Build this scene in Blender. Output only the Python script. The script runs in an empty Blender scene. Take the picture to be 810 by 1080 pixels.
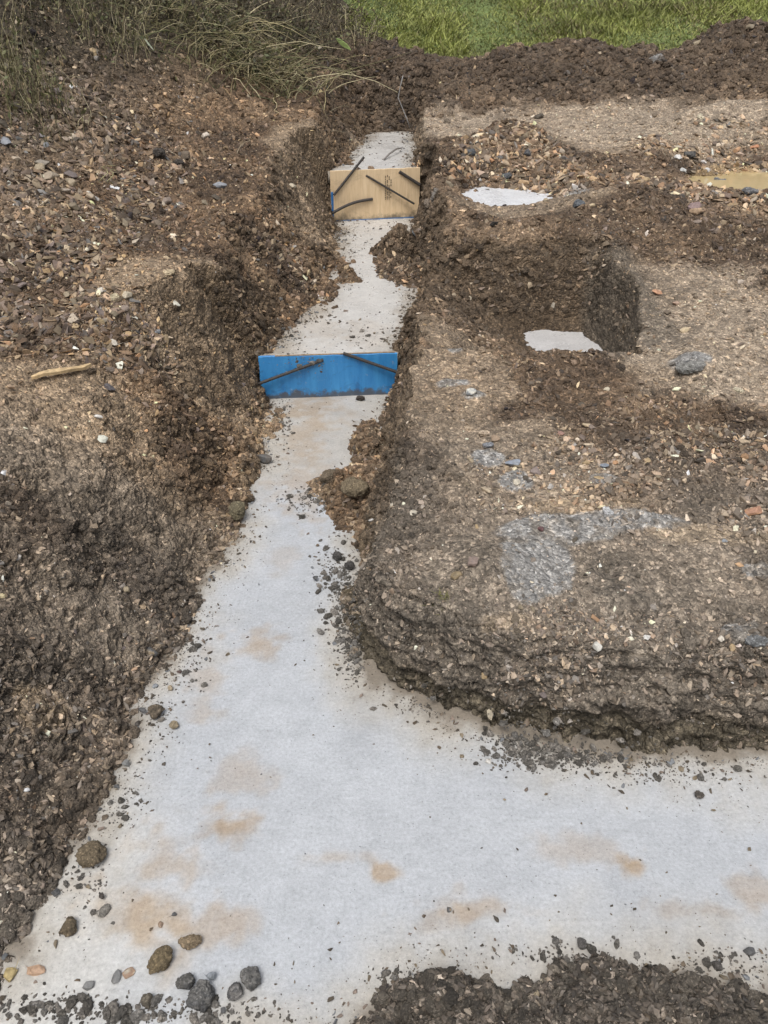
import bpy, bmesh, math, random, time
import numpy as np
from mathutils import Vector, Matrix, Quaternion
T0 = time.time()
rng = np.random.default_rng(7)
random.seed(7)
R = math.radians
SC = bpy.context.scene
COL = SC.collection

# ------------------------------------------------------------------ camera
F, PITCH, HC = 816.0, R(33.5), 1.95
cam = bpy.data.cameras.new('camera')
cam.sensor_fit = 'VERTICAL'; cam.sensor_height = 24.0
cam.lens = 24.0 * F / 1080.0
cam.clip_start = 0.05; cam.clip_end = 2000
co = bpy.data.objects.new('camera', cam); COL.objects.link(co)
co.location = (0, 0, HC); co.rotation_euler = (R(90) - PITCH, 0, 0)
SC.camera = co

def ray(px, py):
    a = (px - 405) / F; b = (540 - py) / F
    return Vector((a, math.cos(PITCH) + b * math.sin(PITCH), -math.sin(PITCH) + b * math.cos(PITCH)))
def on_z(px, py, z):
    d = ray(px, py); t = (z - HC) / d.z
    return Vector((d.x * t, d.y * t, z))
def on_y(px, py, y):
    d = ray(px, py); t = y / d.y
    return Vector((d.x * t, y, HC + d.z * t))

# ------------------------------------------------------------------ noise
def _h(ix, iy, iz, seed):
    h = (ix.astype(np.uint32) * np.uint32(374761393)) ^ (iy.astype(np.uint32) * np.uint32(668265263)) ^ (iz.astype(np.uint32) * np.uint32(2147483647 - 18)) ^ np.uint32((seed * 974634777 + 12345) & 0xffffffff)
    h = (h ^ (h >> np.uint32(13))) * np.uint32(1274126177)
    h = (h ^ (h >> np.uint32(15))) * np.uint32(2246822519)
    h ^= h >> np.uint32(16)
    return (h & np.uint32(0xffffff)).astype(np.float32) / np.float32(0xffffff)
def vn(x, y, z, seed=0):
    x = np.asarray(x, np.float32); y = np.asarray(y, np.float32); z = np.asarray(z, np.float32) + np.zeros_like(x)
    fx, fy, fz = np.floor(x), np.floor(y), np.floor(z)
    ix, iy, iz = fx.astype(np.int32), fy.astype(np.int32), fz.astype(np.int32)
    u, v, w = x - fx, y - fy, z - fz
    u = u * u * (3 - 2 * u); v = v * v * (3 - 2 * v); w = w * w * (3 - 2 * w)
    def c(a, b, d): return _h(ix + a, iy + b, iz + d, seed)
    x00 = c(0,0,0) * (1-u) + c(1,0,0) * u; x10 = c(0,1,0) * (1-u) + c(1,1,0) * u
    x01 = c(0,0,1) * (1-u) + c(1,0,1) * u; x11 = c(0,1,1) * (1-u) + c(1,1,1) * u
    return ((x00 * (1-v) + x10 * v) * (1-w) + (x01 * (1-v) + x11 * v) * w) * 2 - 1
def fbm(x, y, z, scale, octs=4, seed=0, gain=.5):
    s = 0; a = 1.0; tot = 0
    x = np.asarray(x); y = np.asarray(y); z = np.asarray(z)
    for o in range(octs):
        s = s + a * vn(x * scale + 17.3 * o, y * scale - 9.1 * o, z * scale + 3.7 * o, seed + o)
        tot += a; a *= gain; scale *= 2.03
    return s / tot
def worley(x, y, z, scale, seed=0):
    x = np.asarray(x, np.float32) * scale; y = np.asarray(y, np.float32) * scale; z = np.asarray(z, np.float32) * scale
    ix, iy, iz = np.floor(x - .5).astype(np.int32), np.floor(y - .5).astype(np.int32), np.floor(z - .5).astype(np.int32)
    best = np.full(x.shape, 2.0, np.float32)
    for a in (0, 1):
        for b in (0, 1):
            for c in (0, 1):
                jx, jy, jz = ix + a, iy + b, iz + c
                dx = jx + _h(jx, jy, jz, seed) - x; dy = jy + _h(jx, jy, jz, seed + 1) - y; dz = jz + _h(jx, jy, jz, seed + 2) - z
                best = np.minimum(best, dx * dx + dy * dy + dz * dz)
    return np.sqrt(best)
def sstep(a, b, x):
    t = np.clip((x - a) / (b - a), 0, 1); return t * t * (3 - 2 * t)
def smin(a, b, k):
    h = np.clip(.5 + .5 * (b - a) / k, 0, 1); return b * (1 - h) + a * h - k * h * (1 - h)
def smax(a, b, k): return -smin(-a, -b, k)
def bump(x, y, cx, cy, rx, ry=None):
    ry = ry or rx
    return np.exp(-((x - cx) / rx) ** 2 - ((y - cy) / ry) ** 2)

# ------------------------------------------------------------------ terrain height
TR = np.array([(-.93,.66),(-.5,.66),(-.2,.76),(.08,.87),(.3,.86),(.5,.92),(.92,.88),(1.5,.92),(4.5,.92),(4.5,1.55),(1.18,1.555),(.87,1.58),(.58,1.625),(.34,1.675),(.17,1.755),(.0,1.87),(-.095,2.03),
  (-.07,2.5),(-.03,3.2),(.05,4.26),(.17,4.5),(.26,5.1),(.28,5.5),(.24,6.5),(.31,7.6),(.36,9.0),(.36,9.95),(-.16,9.95),(-.3,8.9),(-.47,7.6),(-.44,6.9),(-.45,6.3),(-.43,5.6),(-.58,4.7),(-.7,4.2),(-.66,3.7),(-.65,3.3),(-.68,2.72),(-.74,2.28),(-.82,1.8),(-.88,1.28),(-.93,.95)])
def sdpoly(x, y, P):
    d = np.full(x.shape, 1e9, np.float32); ins = np.zeros(x.shape, bool)
    n = len(P)
    for i in range(n):
        ax, ay = P[i]; bx, by = P[(i + 1) % n]
        ex, ey = bx - ax, by - ay
        t = np.clip(((x - ax) * ex + (y - ay) * ey) / (ex * ex + ey * ey), 0, 1)
        d = np.minimum(d, (x - ax - t * ex) ** 2 + (y - ay - t * ey) ** 2)
        if ay != by:
            c = ((ay > y) != (by > y)) & (x < (bx - ax) * (y - ay) / (by - ay) + ax)
            ins ^= c
    d = np.sqrt(d)
    return np.where(ins, -d, d)
def floor_z(y, x=-.3):
    return .25 * sstep(4.215, 4.255, y - .085 * (x + .3)) + .42 * sstep(7.55, 7.60, y - .2 * (x + .05))
def xcl(y): return np.interp(y, [0, 2, 4, 6, 8, 10], [-.45, -.4, -.3, -.13, 0, .1])
XB_Y = [0, 2.4, 3.6, 4.8, 6.5, 8.5, 10.5, 12, 16]; XB_X = [-2.5, -2.2, -1.95, -1.8, -1.40, -1.0, -.55, -.2, .2]
# piles: px, py, plane z, radius x, radius y, height
PILES = [(345,510,.03,.11,.13,.09),(375,520,.05,.09,.2,.14),(388,470,.05,.07,.3,.11),(372,625,.0,.07,.14,.05),(370,650,.0,.07,.12,.05),(385,655,.0,.05,.2,.07),
 (290,450,.0,.05,.2,.05),(262,500,.0,.06,.2,.06),(250,540,.0,.06,.1,.05),(590,792,.0,.22,.05,.05),(545,785,.0,.08,.04,.03),(700,795,.0,.10,.05,.03),
 (430,275,.3,.17,.35,.2),(415,262,.3,.12,.3,.13),(345,262,.3,.12,.3,.1),(365,280,.3,.08,.25,.07),(360,215,.3,.12,.15,.1),(345,300,.3,.08,.3,.06),
 (440,1055,.0,.10,.05,.05),(610,1030,.0,.10,.05,.05),(480,1050,.0,.15,.05,.03),
 (700,1040,.0,.2,.04,.03),(395,150,.7,.05,.2,.0)]
PW = [(on_z(a, b, c), rx, ry, h) for a, b, c, rx, ry, h in PILES]
MOUNDS = [(235,335,.78,.16,.5,.09),(262,300,.8,.14,.4,.08),(300,235,.88,.15,.5,.10),(180,420,.65,.14,.2,.05),(650,228,.68,.5,.32,.20),(580,246,.66,.35,.16,.13),(490,262,.64,.3,.2,.12),(735,255,.6,.4,.2,.07),(540,162,.75,.42,.35,.27),(500,175,.75,.25,.25,.12),(610,175,.75,.4,.3,.12),(785,148,.75,.75,.40,.30),(700,160,.75,.3,.3,.10),(450,195,.7,.15,.9,.22),(470,240,.62,.2,.5,.08),
 (560,128,.8,.8,.3,.0),(330,320,.7,.3,.9,.1),(320,210,.95,.3,.9,.10),(200,290,.8,.35,.5,.09),(170,520,.6,.12,.2,.05),(60,470,.65,.25,.3,.04),
 (735,385,.5,.14,.12,.06),(700,310,.55,.4,.3,.0),(430,640,.35,.08,.1,.02),(500,590,.4,.12,.14,.035),(640,440,.45,.3,.3,.03),(90,200,1.0,.4,.5,.06),(440,55,1.6,.9,.5,.12),(760,215,.7,.5,.25,.06),(600,225,.7,.9,.3,.04)]
MW = [(on_z(a, b, c), rx, ry, h) for a, b, c, rx, ry, h in MOUNDS]
def ground(x, y):
    lw = .25 + .7 * sstep(9.3, 10.6, y)
    left = 1 - sstep(-1, 1, (x - xcl(y)) / lw)
    GL = .50 + .085 * (y - 1.7) + .10 * sstep(3.5, 2.0, y) * np.clip(-1.0 - x, 0, 1.5) * 2 + .10 * np.clip(-1.1 - x, 0, 3)
    GR = .35 + .068 * (y - 1.7) + .02 * np.clip(x - 1, 0, 6)
    GR = GR - .06 * sstep(2.1, 1.6, y) * sstep(-.2, .8, x)
    G = GL * left + GR * (1 - left)
    G = np.where(y > 9.5, G + .0 * y, G)
    near = sstep(1.3, 1.0, y) * sstep(-1.1, -.8, x)
    G = G * (1 - near) + .30 * near
    # far right: heap and meadow slope
    nz = fbm(x, y, 0 * x, .9, 4, 5, .6)
    crest = 10.9 + .25 * np.sin(x * .8) + .06 * x
    heap = (.33 + .02 * np.clip(x, 0, 9)) * (1 + .75 * nz) * np.exp(-(np.abs(y - crest) / 1.0) ** 2.4) * sstep(-1.2, .2, x)
    heap = heap + .17 * bump(x, y, 1.55, 10.9, .45, .5) + .06 * np.clip(x - 3, 0, 5) * np.exp(-((y - crest) / 1.2) ** 2)
    heap = heap + .13 * (1 + .6 * nz) * np.exp(-(np.abs(y - 10.2) / .75) ** 3) * sstep(-.2, .6, x)
    hill = .17 * np.clip(y - 11.4, 0, 60) ** 1.0
    hill = hill * sstep(11.2, 14, y) + .0
    G = G + heap + hill
    # left embankment
    e = np.interp(y, XB_Y, XB_X) - x + .18 * nz
    em = .55 * np.logaddexp(0, e * 5) / 5
    em = np.where(em > 1.0, 1.0 + 1.3 * (1 - np.exp(-(em - 1.0) / 1.3)), em)
    G = G + em
    return G
def dist_tr(x, y):
    w = .035 * fbm(x, y, 0 * x, 5, 2, 31) + .02 * fbm(x, y, 0 * x, 14, 2, 33)
    return sdpoly(x, y, TR) + w
def h0(x, y):
    x = np.asarray(x, np.float32); y = np.asarray(y, np.float32)
    G = ground(x, y)
    for p, rx, ry, h in MW:
        if h: G = G + h * bump(x, y, p.x, p.y, rx, ry)
    G = G + (.035 * fbm(x, y, 0 * x, 2.2, 3, 11) + .05 * fbm(x, y, 0 * x, .7, 2, 13)) * sstep(12.6, 11.8, y)
    d = dist_tr(x, y)
    fz = floor_z(y, x)
    left = sstep(.1, -.1, x - xcl(y))
    front = sstep(1.3, 1.4, y) * sstep(2.6, 2.0, y) * sstep(-.25, -.05, x)
    near = sstep(1.25, 1.15, y)
    sl = np.interp(y, [0, 1.2, 2.2, 3.2, 4.2, 5, 7, 9], [1.1, 1.1, 1.1, 1.15, 1.2, 1.05, 1.6, 1.5])
    s = (sl + 1.1 * np.exp(-((y - 4.2) / .4) ** 2) + .8 * np.exp(-((y - 7.45) / .5) ** 2)) * left + (3.0 + 0 * y) * (1 - left)
    s = s * (1 - front) + np.interp(x, [0, .35, .8], [5, 4.2, 2.8]) * front
    s = s * (1 - near) + .85 * near
    s = np.where((x < -.86) & (y < 1.3), 1.1, s)
    s = s + (1.3 - s) * sstep(9.6, 9.95, y)
    dd = np.maximum(d, -.05)
    wall = fz + np.where(dd > 0, s * dd, (.9 + 2.5 * front) * dd)
    wall = wall + .05 * sstep(0, .1, d) * fbm(x, y, 0 * x, 9, 2, 44)
    for p, rx, ry, h in PW:
        if h:
            wall = wall + h * bump(x, y, p.x, p.y, rx, ry) * (1 + .5 * vn(x * 14, y * 14, 0 * x, 3)) * sstep(-.5, -.0, d + .35)
    h = smin(G, wall, .07 + .05 * front + .22 * left * sstep(4.2, 3.0, y))
    # round rim lip
    # excavated pit on the right
    wob = .07 * fbm(x, y, 0 * x, 3.0, 3, 61)
    pf = .10
    a = .50 * (.98 - x) ; b = 2.6 * (y - 4.92); c = 5.0 * (x - np.interp(y, [3.5, 3.9, 4.4, 5.2], [1.18, 1.29, 1.39, 1.36]) - .10 * fbm(x, y, 0 * x, 4.5, 3, 66)); e = 2.0 * (3.85 - y)
    pit = pf + smax(smax(smax(smax(a, b, .14), c, .08), e, .12) + wob, 0 * x - .05, .05)
    h = smin(h, pit, .05)
    h = h + .05 * np.exp(-((x - 1.46) / .09) ** 2) * bump(x, y, 1.4, 4.5, 9, .5)
    # shallow pit with the concrete pad, and the puddle hollow
    wb = .12 * fbm(x, y, 0 * x, 3.2, 3, 71)
    r = np.sqrt(((x - 1.0) / .42) ** 2 + ((y - 6.55) / .45) ** 2) + wb * 1.6
    h = smin(h, .615 + .22 * (r - 1), .04)
    r = np.sqrt(((x - 3.40) / .76) ** 2 + ((y - 7.08) / .58) ** 2) + wb
    h = smin(h, .63 + .20 * (r - 1), .04)
    return h

# ------------------------------------------------------------------ adaptive soil sheet
NX, NY = 1150, 1350
Y0, Y1 = -1.6, 13.6
def half_w(y): return 1.9 + .72 * np.maximum(y, 0)
yc = np.linspace(Y0, Y1, 1800)
t = np.linspace(-1, 1, 500)
YY, TT = np.meshgrid(yc, t, indexing='ij')
XX = TT * half_w(YY)
HH = h0(XX, YY)
dist = np.sqrt(XX ** 2 + YY ** 2 + (HC - HH) ** 2)
inf = np.where(np.abs(XX) < .25 + .52 * np.maximum(YY, 0) + .1, 1.0, .12)
gy = np.abs(np.gradient(HH, yc, axis=0))
wy = (np.sqrt(1 + gy ** 2) * inf / dist ** 1.25).mean(axis=1) / inf.mean(axis=1) ** .0
wy = wy * np.where(yc < .45, .15, 1)
wy = np.convolve(np.pad(wy, 12, mode='edge'), np.ones(25) / 25, 'valid')
cy = np.concatenate([[0], np.cumsum((wy[1:] + wy[:-1]) / 2 * np.diff(yc))]); cy /= cy[-1]
ys = np.interp(np.linspace(0, 1, NY), cy, yc)
tf = np.linspace(-1, 1, 1500)
YY, TT = np.meshgrid(ys, tf, indexing='ij')
XX = TT * half_w(YY); HH = h0(XX, YY)
gx = np.abs(np.gradient(HH, axis=1) / np.gradient(XX, axis=1))
dist = np.sqrt(XX ** 2 + YY ** 2 + (HC - HH) ** 2)
wx = np.sqrt(1 + gx ** 2) / dist * np.where(np.abs(XX) < .3 + .52 * np.maximum(YY, 0) + .1, 1.0, .10)
k = np.ones(21) / 21
wx = np.apply_along_axis(lambda r: np.convolve(np.pad(r, 10, mode='edge'), k, 'valid'), 1, wx)
for _ in range(3):   # keep neighbouring rows alike
    wx = (np.roll(wx, 1, 0) + wx + np.roll(wx, -1, 0)) / 3
X = np.empty((NY, NX), np.float32)
for j in range(NY):
    c = np.concatenate([[0], np.cumsum((wx[j, 1:] + wx[j, :-1]) / 2 * np.diff(XX[j]))]); c /= c[-1]
    X[j] = np.interp(np.linspace(0, 1, NX), c, XX[j])
Y = np.repeat(ys[:, None], NX, 1).astype(np.float32)
Z = h0(X, Y).astype(np.float32)
# gradient on the warped grid
Zu, Zv = np.gradient(Z, axis=1), np.gradient(Z, axis=0); Xu, Xv = np.gradient(X, axis=1), np.gradient(X, axis=0); Yv = np.gradient(Y, axis=0)
NXg = -(Zu / Xu); NYg = -((Zv + NXg * Xv) / Yv)
def blur(a):
    a = (np.roll(a, 1, 0) + a + np.roll(a, -1, 0)) / 3
    return (np.roll(a, 1, 1) + a + np.roll(a, -1, 1)) / 3
NXg, NYg = blur(blur(NXg)), blur(blur(NYg))
ln = np.sqrt(NXg ** 2 + NYg ** 2 + 1)
NVx, NVy, NVz = NXg / ln, NYg / ln, 1 / ln
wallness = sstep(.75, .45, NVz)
DT = dist_tr(X, Y)
print('height done', round(time.time() - T0, 1))
# crumbly relief along the surface normal
zs = Z * (1 + 1.6 * wallness)                         # bedded layers show on the cut faces
dsp = .022 * fbm(X, Y, zs, 7, 4, 101, .6) + .014 * (1 - np.abs(fbm(X, Y, zs, 22, 2, 111)) * 2)
w1 = worley(X, Y, zs, 26, 121); dsp += .017 * (.55 - w1) * sstep(-.3, .3, fbm(X, Y, Z, 2.3, 2, 125))
near_m = sstep(6, 3, np.sqrt(X ** 2 + Y ** 2))
w2 = worley(X + 3, Y, zs, 70, 131); dsp += .007 * (.55 - w2) * near_m
far_m = 1 - sstep(6, 3.5, np.sqrt(X ** 2 + Y ** 2))
dsp += far_m * .045 * fbm(X, Y, Z, 5, 4, 141, .6)
# rough clods on heap, embankment and rims; trodden smooth parts
def zpatch(lst, x, y, nseed, amp=.35, soft=.25):
    m = np.zeros_like(x)
    nn = fbm(x, y, 0 * x, 4, 4, nseed, .6) * amp * 2
    for (px, py, pz, rx, ry) in lst:
        p = on_z(px, py, pz)
        r = np.sqrt(((x - p.x) / rx) ** 2 + ((y - p.y) / ry) ** 2) + nn
        m = np.maximum(m, sstep(1 + soft, 1 - soft, r))
    return m
TRODDEN = [(640,135,.85,2.2,.75),(700,150,.8,1.4,.5),(560,560,.42,.32,.30),(620,610,.40,.4,.25),(470,400,.5,.3,.5),(480,340,.55,.2,.3),(760,330,.6,.6,.7),(700,300,.55,.3,.4),(60,430,.65,.4,.5),(60,560,.6,.18,.2),(190,455,.6,.3,.25),(280,390,.6,.2,.5),(560,230,.65,.5,.3),(320,150,1.0,.3,.8),(190,250,1,.5,.4),(560,470,.48,.3,.25),(730,600,.4,.25,.2)]
smooth = zpatch(TRODDEN, X, Y, 151)
CLAY = [(565,590,.40,.10,.16),(555,615,.40,.06,.10),(600,555,.42,.22,.07),(690,548,.42,.20,.06),(650,550,.42,.18,.06),(800,600,.40,.05,.04),(790,650,.4,.05,.03),(545,490,.5,.06,.06),(515,470,.5,.06,.06),(640,490,.5,.07,.05),(500,413,.5,.07,.05),(725,385,.5,.10,.07),(480,350,.6,.05,.05),(520,213,.62,.5,.15),(600,220,.62,.35,.15),(560,218,.6,.4,.12),(680,120,.8,.1,.05),(480,400,.5,.09,.07)]
clay = zpatch(CLAY, X, Y, 231, .42, .16)
dsp *= (1 - .45 * smooth) * (1 - .45 * clay)
dsp += .005 * sstep(.3, .7, clay)
heapm = sstep(9.3, 10.0, Y + .5 * fbm(X, Y, 0 * X, 1.2, 3, 159)) * sstep(-1.5, -.3, X)
dsp += heapm * (.10 * fbm(X, Y, Z, 3.0, 5, 161, .7) + .07 * (.5 - worley(X, Y, Z, 5, 171)) + .035 * (.5 - worley(X, Y, Z, 12, 172)))
dsp += .022 * sstep(.07, .0, np.abs(DT)) * (.5 - 1.2 * worley(X, Y, Z, 33, 185)) 
dsp += .018 * sstep(.5, .1, np.abs(DT - .18)) * fbm(X, Y, zs, 12, 3, 181) 
# undercut of the corner block, just above the slab
fr = wallness * sstep(2.6, 2.0, Y) * sstep(-.35, -.1, X) * sstep(1.2, 1.35, Y)
lip = sstep(-.16, -.10, Z) * sstep(.135, .075, Z + .015 * fbm(X, Y, 0 * X, 8, 2, 191))
led = fbm(X * .3, Y * .3, Z * 2.6, 14, 3, 195)
dsp = dsp - fr * .038 * lip * (1 - .5 * sstep(.3, -.1, X)) + fr * (.013 * led + .030 * (.5 - worley(X * .6, Y * .6, Z * 2.2, 16, 197)) + .014 * (.5 - worley(X, Y, Z * 2.5, 38, 198)))
dsp = dsp * sstep(12.9, 12.0, Y) - .03 * sstep(12.9, 13.5, Y)
PX, PY, PZ = X + NVx * dsp, Y + NVy * dsp, Z + NVz * dsp
print('disp done', round(time.time() - T0, 1))

# ------------------------------------------------------------------ soil colour (earth by place, with wall and pit shade painted in)
def C(*c): return np.array(c, np.float32)
def mixc(col, c, m): return col * (1 - m[..., None]) + c * m[..., None]
n1 = fbm(X, Y, Z, 2.5, 4, 201); n2 = fbm(X, Y, Z, 11, 3, 211)
col = np.broadcast_to(C(.135, .094, .060), X.shape + (3,)).copy()
col = mixc(col, C(.215, .158, .105), sstep(-.1, .5, n1 + .3 * n2) * .8)
col = mixc(col, C(.062, .044, .030), sstep(-.15, .4, -n1 + .4 * n2) * .85)
dry = smooth
col = mixc(col, C(.33, .27, .20), dry * .6)
cornertop = sstep(2.9, 2.2, Y + .2 * n1) * sstep(-.1, .15, X) * sstep(1.5, 1.7, Y)
col = mixc(col, C(.235, .195, .15), cornertop * .6)
farflat = zpatch([(640,133,.85,2.4,.6),(700,145,.8,1.4,.5),(760,330,.6,.7,.8)], X, Y, 222)
col = mixc(col, C(.33, .285, .23), farflat * .6)
# damp cut faces, darkened further by wall shade painted into the colour
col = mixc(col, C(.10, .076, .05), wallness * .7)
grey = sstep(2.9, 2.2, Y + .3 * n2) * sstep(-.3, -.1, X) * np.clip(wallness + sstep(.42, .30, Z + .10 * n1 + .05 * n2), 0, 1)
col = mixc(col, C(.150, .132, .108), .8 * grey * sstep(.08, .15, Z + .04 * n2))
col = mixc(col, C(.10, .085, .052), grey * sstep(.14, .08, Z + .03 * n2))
greyl = sstep(-.62, -.75, X) * sstep(2.9, 2.3, Y) * sstep(.5, .25, Z + .1 * n1)
col = mixc(col, C(.115, .105, .090), greyl * .5)
col = mixc(col, C(.115, .10, .08), sstep(1.25, 1.0, Y) * .8)
col = mixc(col, C(.27, .275, .275), clay * .75)
tan = zpatch([(600,535,.42,.22,.04),(540,655,.36,.07,.04),(520,655,.36,.04,.03),(20,680,.45,.05,.07),(760,560,.42,.2,.06)], X, Y, 241)
col = mixc(col, C(.36, .27, .16), tan * .65)
# dark earth in the pit and heap, the pit's shade painted in too
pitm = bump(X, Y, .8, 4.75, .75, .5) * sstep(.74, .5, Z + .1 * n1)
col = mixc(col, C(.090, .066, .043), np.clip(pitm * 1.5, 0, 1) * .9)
pr = sstep(1.26, 1.36, X) * sstep(1.60, 1.5, X) * sstep(3.6, 3.8, Y) * sstep(5.2, 5.0, Y)
col = mixc(col, C(.095, .088, .075), pr * .6)  # darker grey on the pit's right side
col = mixc(col, C(.085, .063, .044), heapm * .75)
emb = sstep(.15, .6, np.interp(Y, XB_Y, XB_X) - X)
col = mixc(col, C(.105, .083, .058), emb * .5)
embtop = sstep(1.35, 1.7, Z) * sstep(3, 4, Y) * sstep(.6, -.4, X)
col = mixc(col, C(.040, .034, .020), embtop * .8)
col = mixc(col, C(.16, .125, .09), heapm * sstep(.1, .6, fbm(X, Y, Z, 1.6, 4, 261, .6)) * .7)
grassy = sstep(11.6, 12.0, Y + .3 * n1) * sstep(-.6, -.2, X)
col = mixc(col, C(.11, .145, .048), grassy)
rr = np.sqrt(((X - 3.42) / .72) ** 2 + ((Y - 7.2) / .6) ** 2)
col = mixc(col, C(.30, .22, .11), sstep(1.1, .9, rr) * .7)
n5 = fbm(X, Y, Z, 24, 3, 251, .6)
col = col * (1 + .35 * n2[..., None]) * (1 + .45 * n5[..., None]) * (1 + .16 * vn(X * 60, Y * 60, Z * 60, 9)[..., None])
col = np.clip(col * C(1.06, .99, .91), .012, .8)
lum_ = col.mean(-1, keepdims=True); gz = (.38 * sstep(3.0, 2.2, Y + .4 * n1) + .35 * sstep(1.3, 1.1, Y) + .15 * sstep(-.8, -1, -np.abs(X + 1)))[..., None].clip(0, .75)
col = (col * (1 - gz) + lum_ * C(1.08, .95, .79) * gz) * 1.12
col = mixc(col, C(.28, .28, .275), clay * sstep(-.45, .15, n5 + .8 * n2) * .7)

def mesh_np(name, V, Fq, mat, colors=None, smooth_=False, link=True):
    me = bpy.data.meshes.new(name)
    V = np.ascontiguousarray(V, np.float32); Fq = np.ascontiguousarray(Fq, np.int32)
    k = Fq.shape[1]
    me.vertices.add(len(V)); me.vertices.foreach_set('co', V.ravel())
    me.loops.add(Fq.size); me.loops.foreach_set('vertex_index', Fq.ravel())
    me.polygons.add(len(Fq)); me.polygons.foreach_set('loop_start', np.arange(0, Fq.size, k, dtype=np.int32))
    me.polygons.foreach_set('use_smooth', np.full(len(Fq), smooth_, bool))
    me.update(calc_edges=True)
    if colors is not None:
        at = me.color_attributes.new('Col', 'FLOAT_COLOR', 'POINT')
        c4 = np.ones((len(V), 4), np.float32); c4[:, :3] = colors
        at.data.foreach_set('color', c4.ravel())
    me.materials.append(mat)
    if not link: return me
    o = bpy.data.objects.new(name, me); COL.objects.link(o)
    return o
def tag(o, label=None, cat=None, group=None, kind=None):
    if label: o['label'] = label
    if cat: o['category'] = cat
    if group: o['group'] = group
    if kind: o['kind'] = kind
    return o
def gridfaces(ny, nx):
    i = np.arange(ny * nx).reshape(ny, nx)
    return np.stack([i[:-1, :-1], i[:-1, 1:], i[1:, 1:], i[1:, :-1]], -1).reshape(-1, 4)

# ------------------------------------------------------------------ materials
def newmat(name):
    m = bpy.data.materials.new(name); m.use_nodes = True
    nt = m.node_tree; nt.nodes.clear()
    out = nt.nodes.new('ShaderNodeOutputMaterial'); b = nt.nodes.new('ShaderNodeBsdfPrincipled')
    nt.links.new(b.outputs[0], out.inputs[0])
    return m, nt, b
class N:
    def __init__(s, nt): s.nt = nt
    def n(s, t, **kw):
        nd = s.nt.nodes.new(t)
        for k, v in kw.items():
            if hasattr(nd, k) and k not in nd.inputs: setattr(nd, k, v)
            else: nd.inputs[k].default_value = v
        return nd
    def l(s, a, b): s.nt.links.new(a, b)
    def coord(s): return s.n('ShaderNodeTexCoord').outputs['Object']
    def noise(s, scale, detail=4, rough=.6, vec=None, dist=0):
        nd = s.n('ShaderNodeTexNoise'); nd.inputs['Scale'].default_value = scale; nd.inputs['Detail'].default_value = detail; nd.inputs['Roughness'].default_value = rough; nd.inputs['Distortion'].default_value = dist
        s.l(vec or s.coord(), nd.inputs['Vector']); return nd.outputs['Fac']
    def voro(s, scale, vec=None, feature='F1', out='Distance'):
        nd = s.n('ShaderNodeTexVoronoi'); nd.feature = feature; nd.inputs['Scale'].default_value = scale
        s.l(vec or s.coord(), nd.inputs['Vector']); return nd.outputs[out]
    def ramp(s, fac, stops):
        nd = s.n('ShaderNodeValToRGB'); cr = nd.color_ramp
        while len(cr.elements) < len(stops): cr.elements.new(.5)
        for e, (p, c) in zip(cr.elements, stops):
            e.position = p; e.color = (c, c, c, 1) if isinstance(c, (int, float)) else (*c, 1)
        s.l(fac, nd.inputs[0]); return nd.outputs[0]
    def mix(s, a, b, fac, mode='MIX'):
        nd = s.n('ShaderNodeMix'); nd.data_type = 'RGBA'; nd.blend_type = mode
        for v, i in ((a, 6), (b, 7)):
            if isinstance(v, tuple): nd.inputs[i].default_value = (*v, 1)
            else: s.l(v, nd.inputs[i])
        if isinstance(fac, (int, float)): nd.inputs[0].default_value = fac
        else: s.l(fac, nd.inputs[0])
        return nd.outputs[2]
    def math(s, op, a, b=0):
        nd = s.n('ShaderNodeMath'); nd.operation = op
        for v, i in ((a, 0), (b, 1)):
            if isinstance(v, (int, float)): nd.inputs[i].default_value = v
            else: s.l(v, nd.inputs[i])
        return nd.outputs[0]
    def attr(s): 
        nd = s.n('ShaderNodeAttribute'); nd.attribute_name = 'Col'; return nd.outputs['Color']
    def bump(s, height, strength, distance, normal=None):
        nd = s.n('ShaderNodeBump'); nd.inputs['Strength'].default_value = strength; nd.inputs['Distance'].default_value = distance
        s.l(height, nd.inputs['Height'])
        if normal: s.l(normal, nd.inputs['Normal'])
        return nd.outputs[0]

def soil_mat():
    m, nt, b = newmat('soil'); q = N(nt)
    base = q.attr()
    v = q.voro(95, out='Color')
    hsv = q.n('ShaderNodeSeparateColor'); q.l(v, hsv.inputs[0])
    cell = q.ramp(hsv.outputs[0], [(0, .55), (.55, .9), (.85, 1.25), (1, 2.1)])
    nz = q.ramp(q.noise(160, 5, .7), [(.25, .5), (.5, 1.0), (.75, 1.5)])
    c = q.mix(base, cell, .8, 'MULTIPLY'); c = q.mix(c, nz, .85, 'MULTIPLY')
    v2 = q.voro(38, out='Color'); s2 = q.n('ShaderNodeSeparateColor'); q.l(v2, s2.inputs[0])
    c = q.mix(c, q.ramp(s2.outputs[1], [(0, .72), (.7, 1.0), (1, 1.5)]), .7, 'MULTIPLY')
    q.l(c, b.inputs['Base Color'])
    rr = q.ramp(q.noise(9, 4), [(.35, .55), (.65, .9)]); q.l(rr, b.inputs['Roughness'])
    b.inputs['Specular IOR Level'].default_value = .35
    n1 = q.bump(q.math('ADD', q.math('MULTIPLY', q.voro(95), -1.0), q.math('MULTIPLY', q.voro(38), -1.6)), .9, .010)
    n2 = q.bump(q.noise(170, 4, .65), .6, .004, n1)
    q.l(n2, b.inputs['Normal'])
    return m
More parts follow.
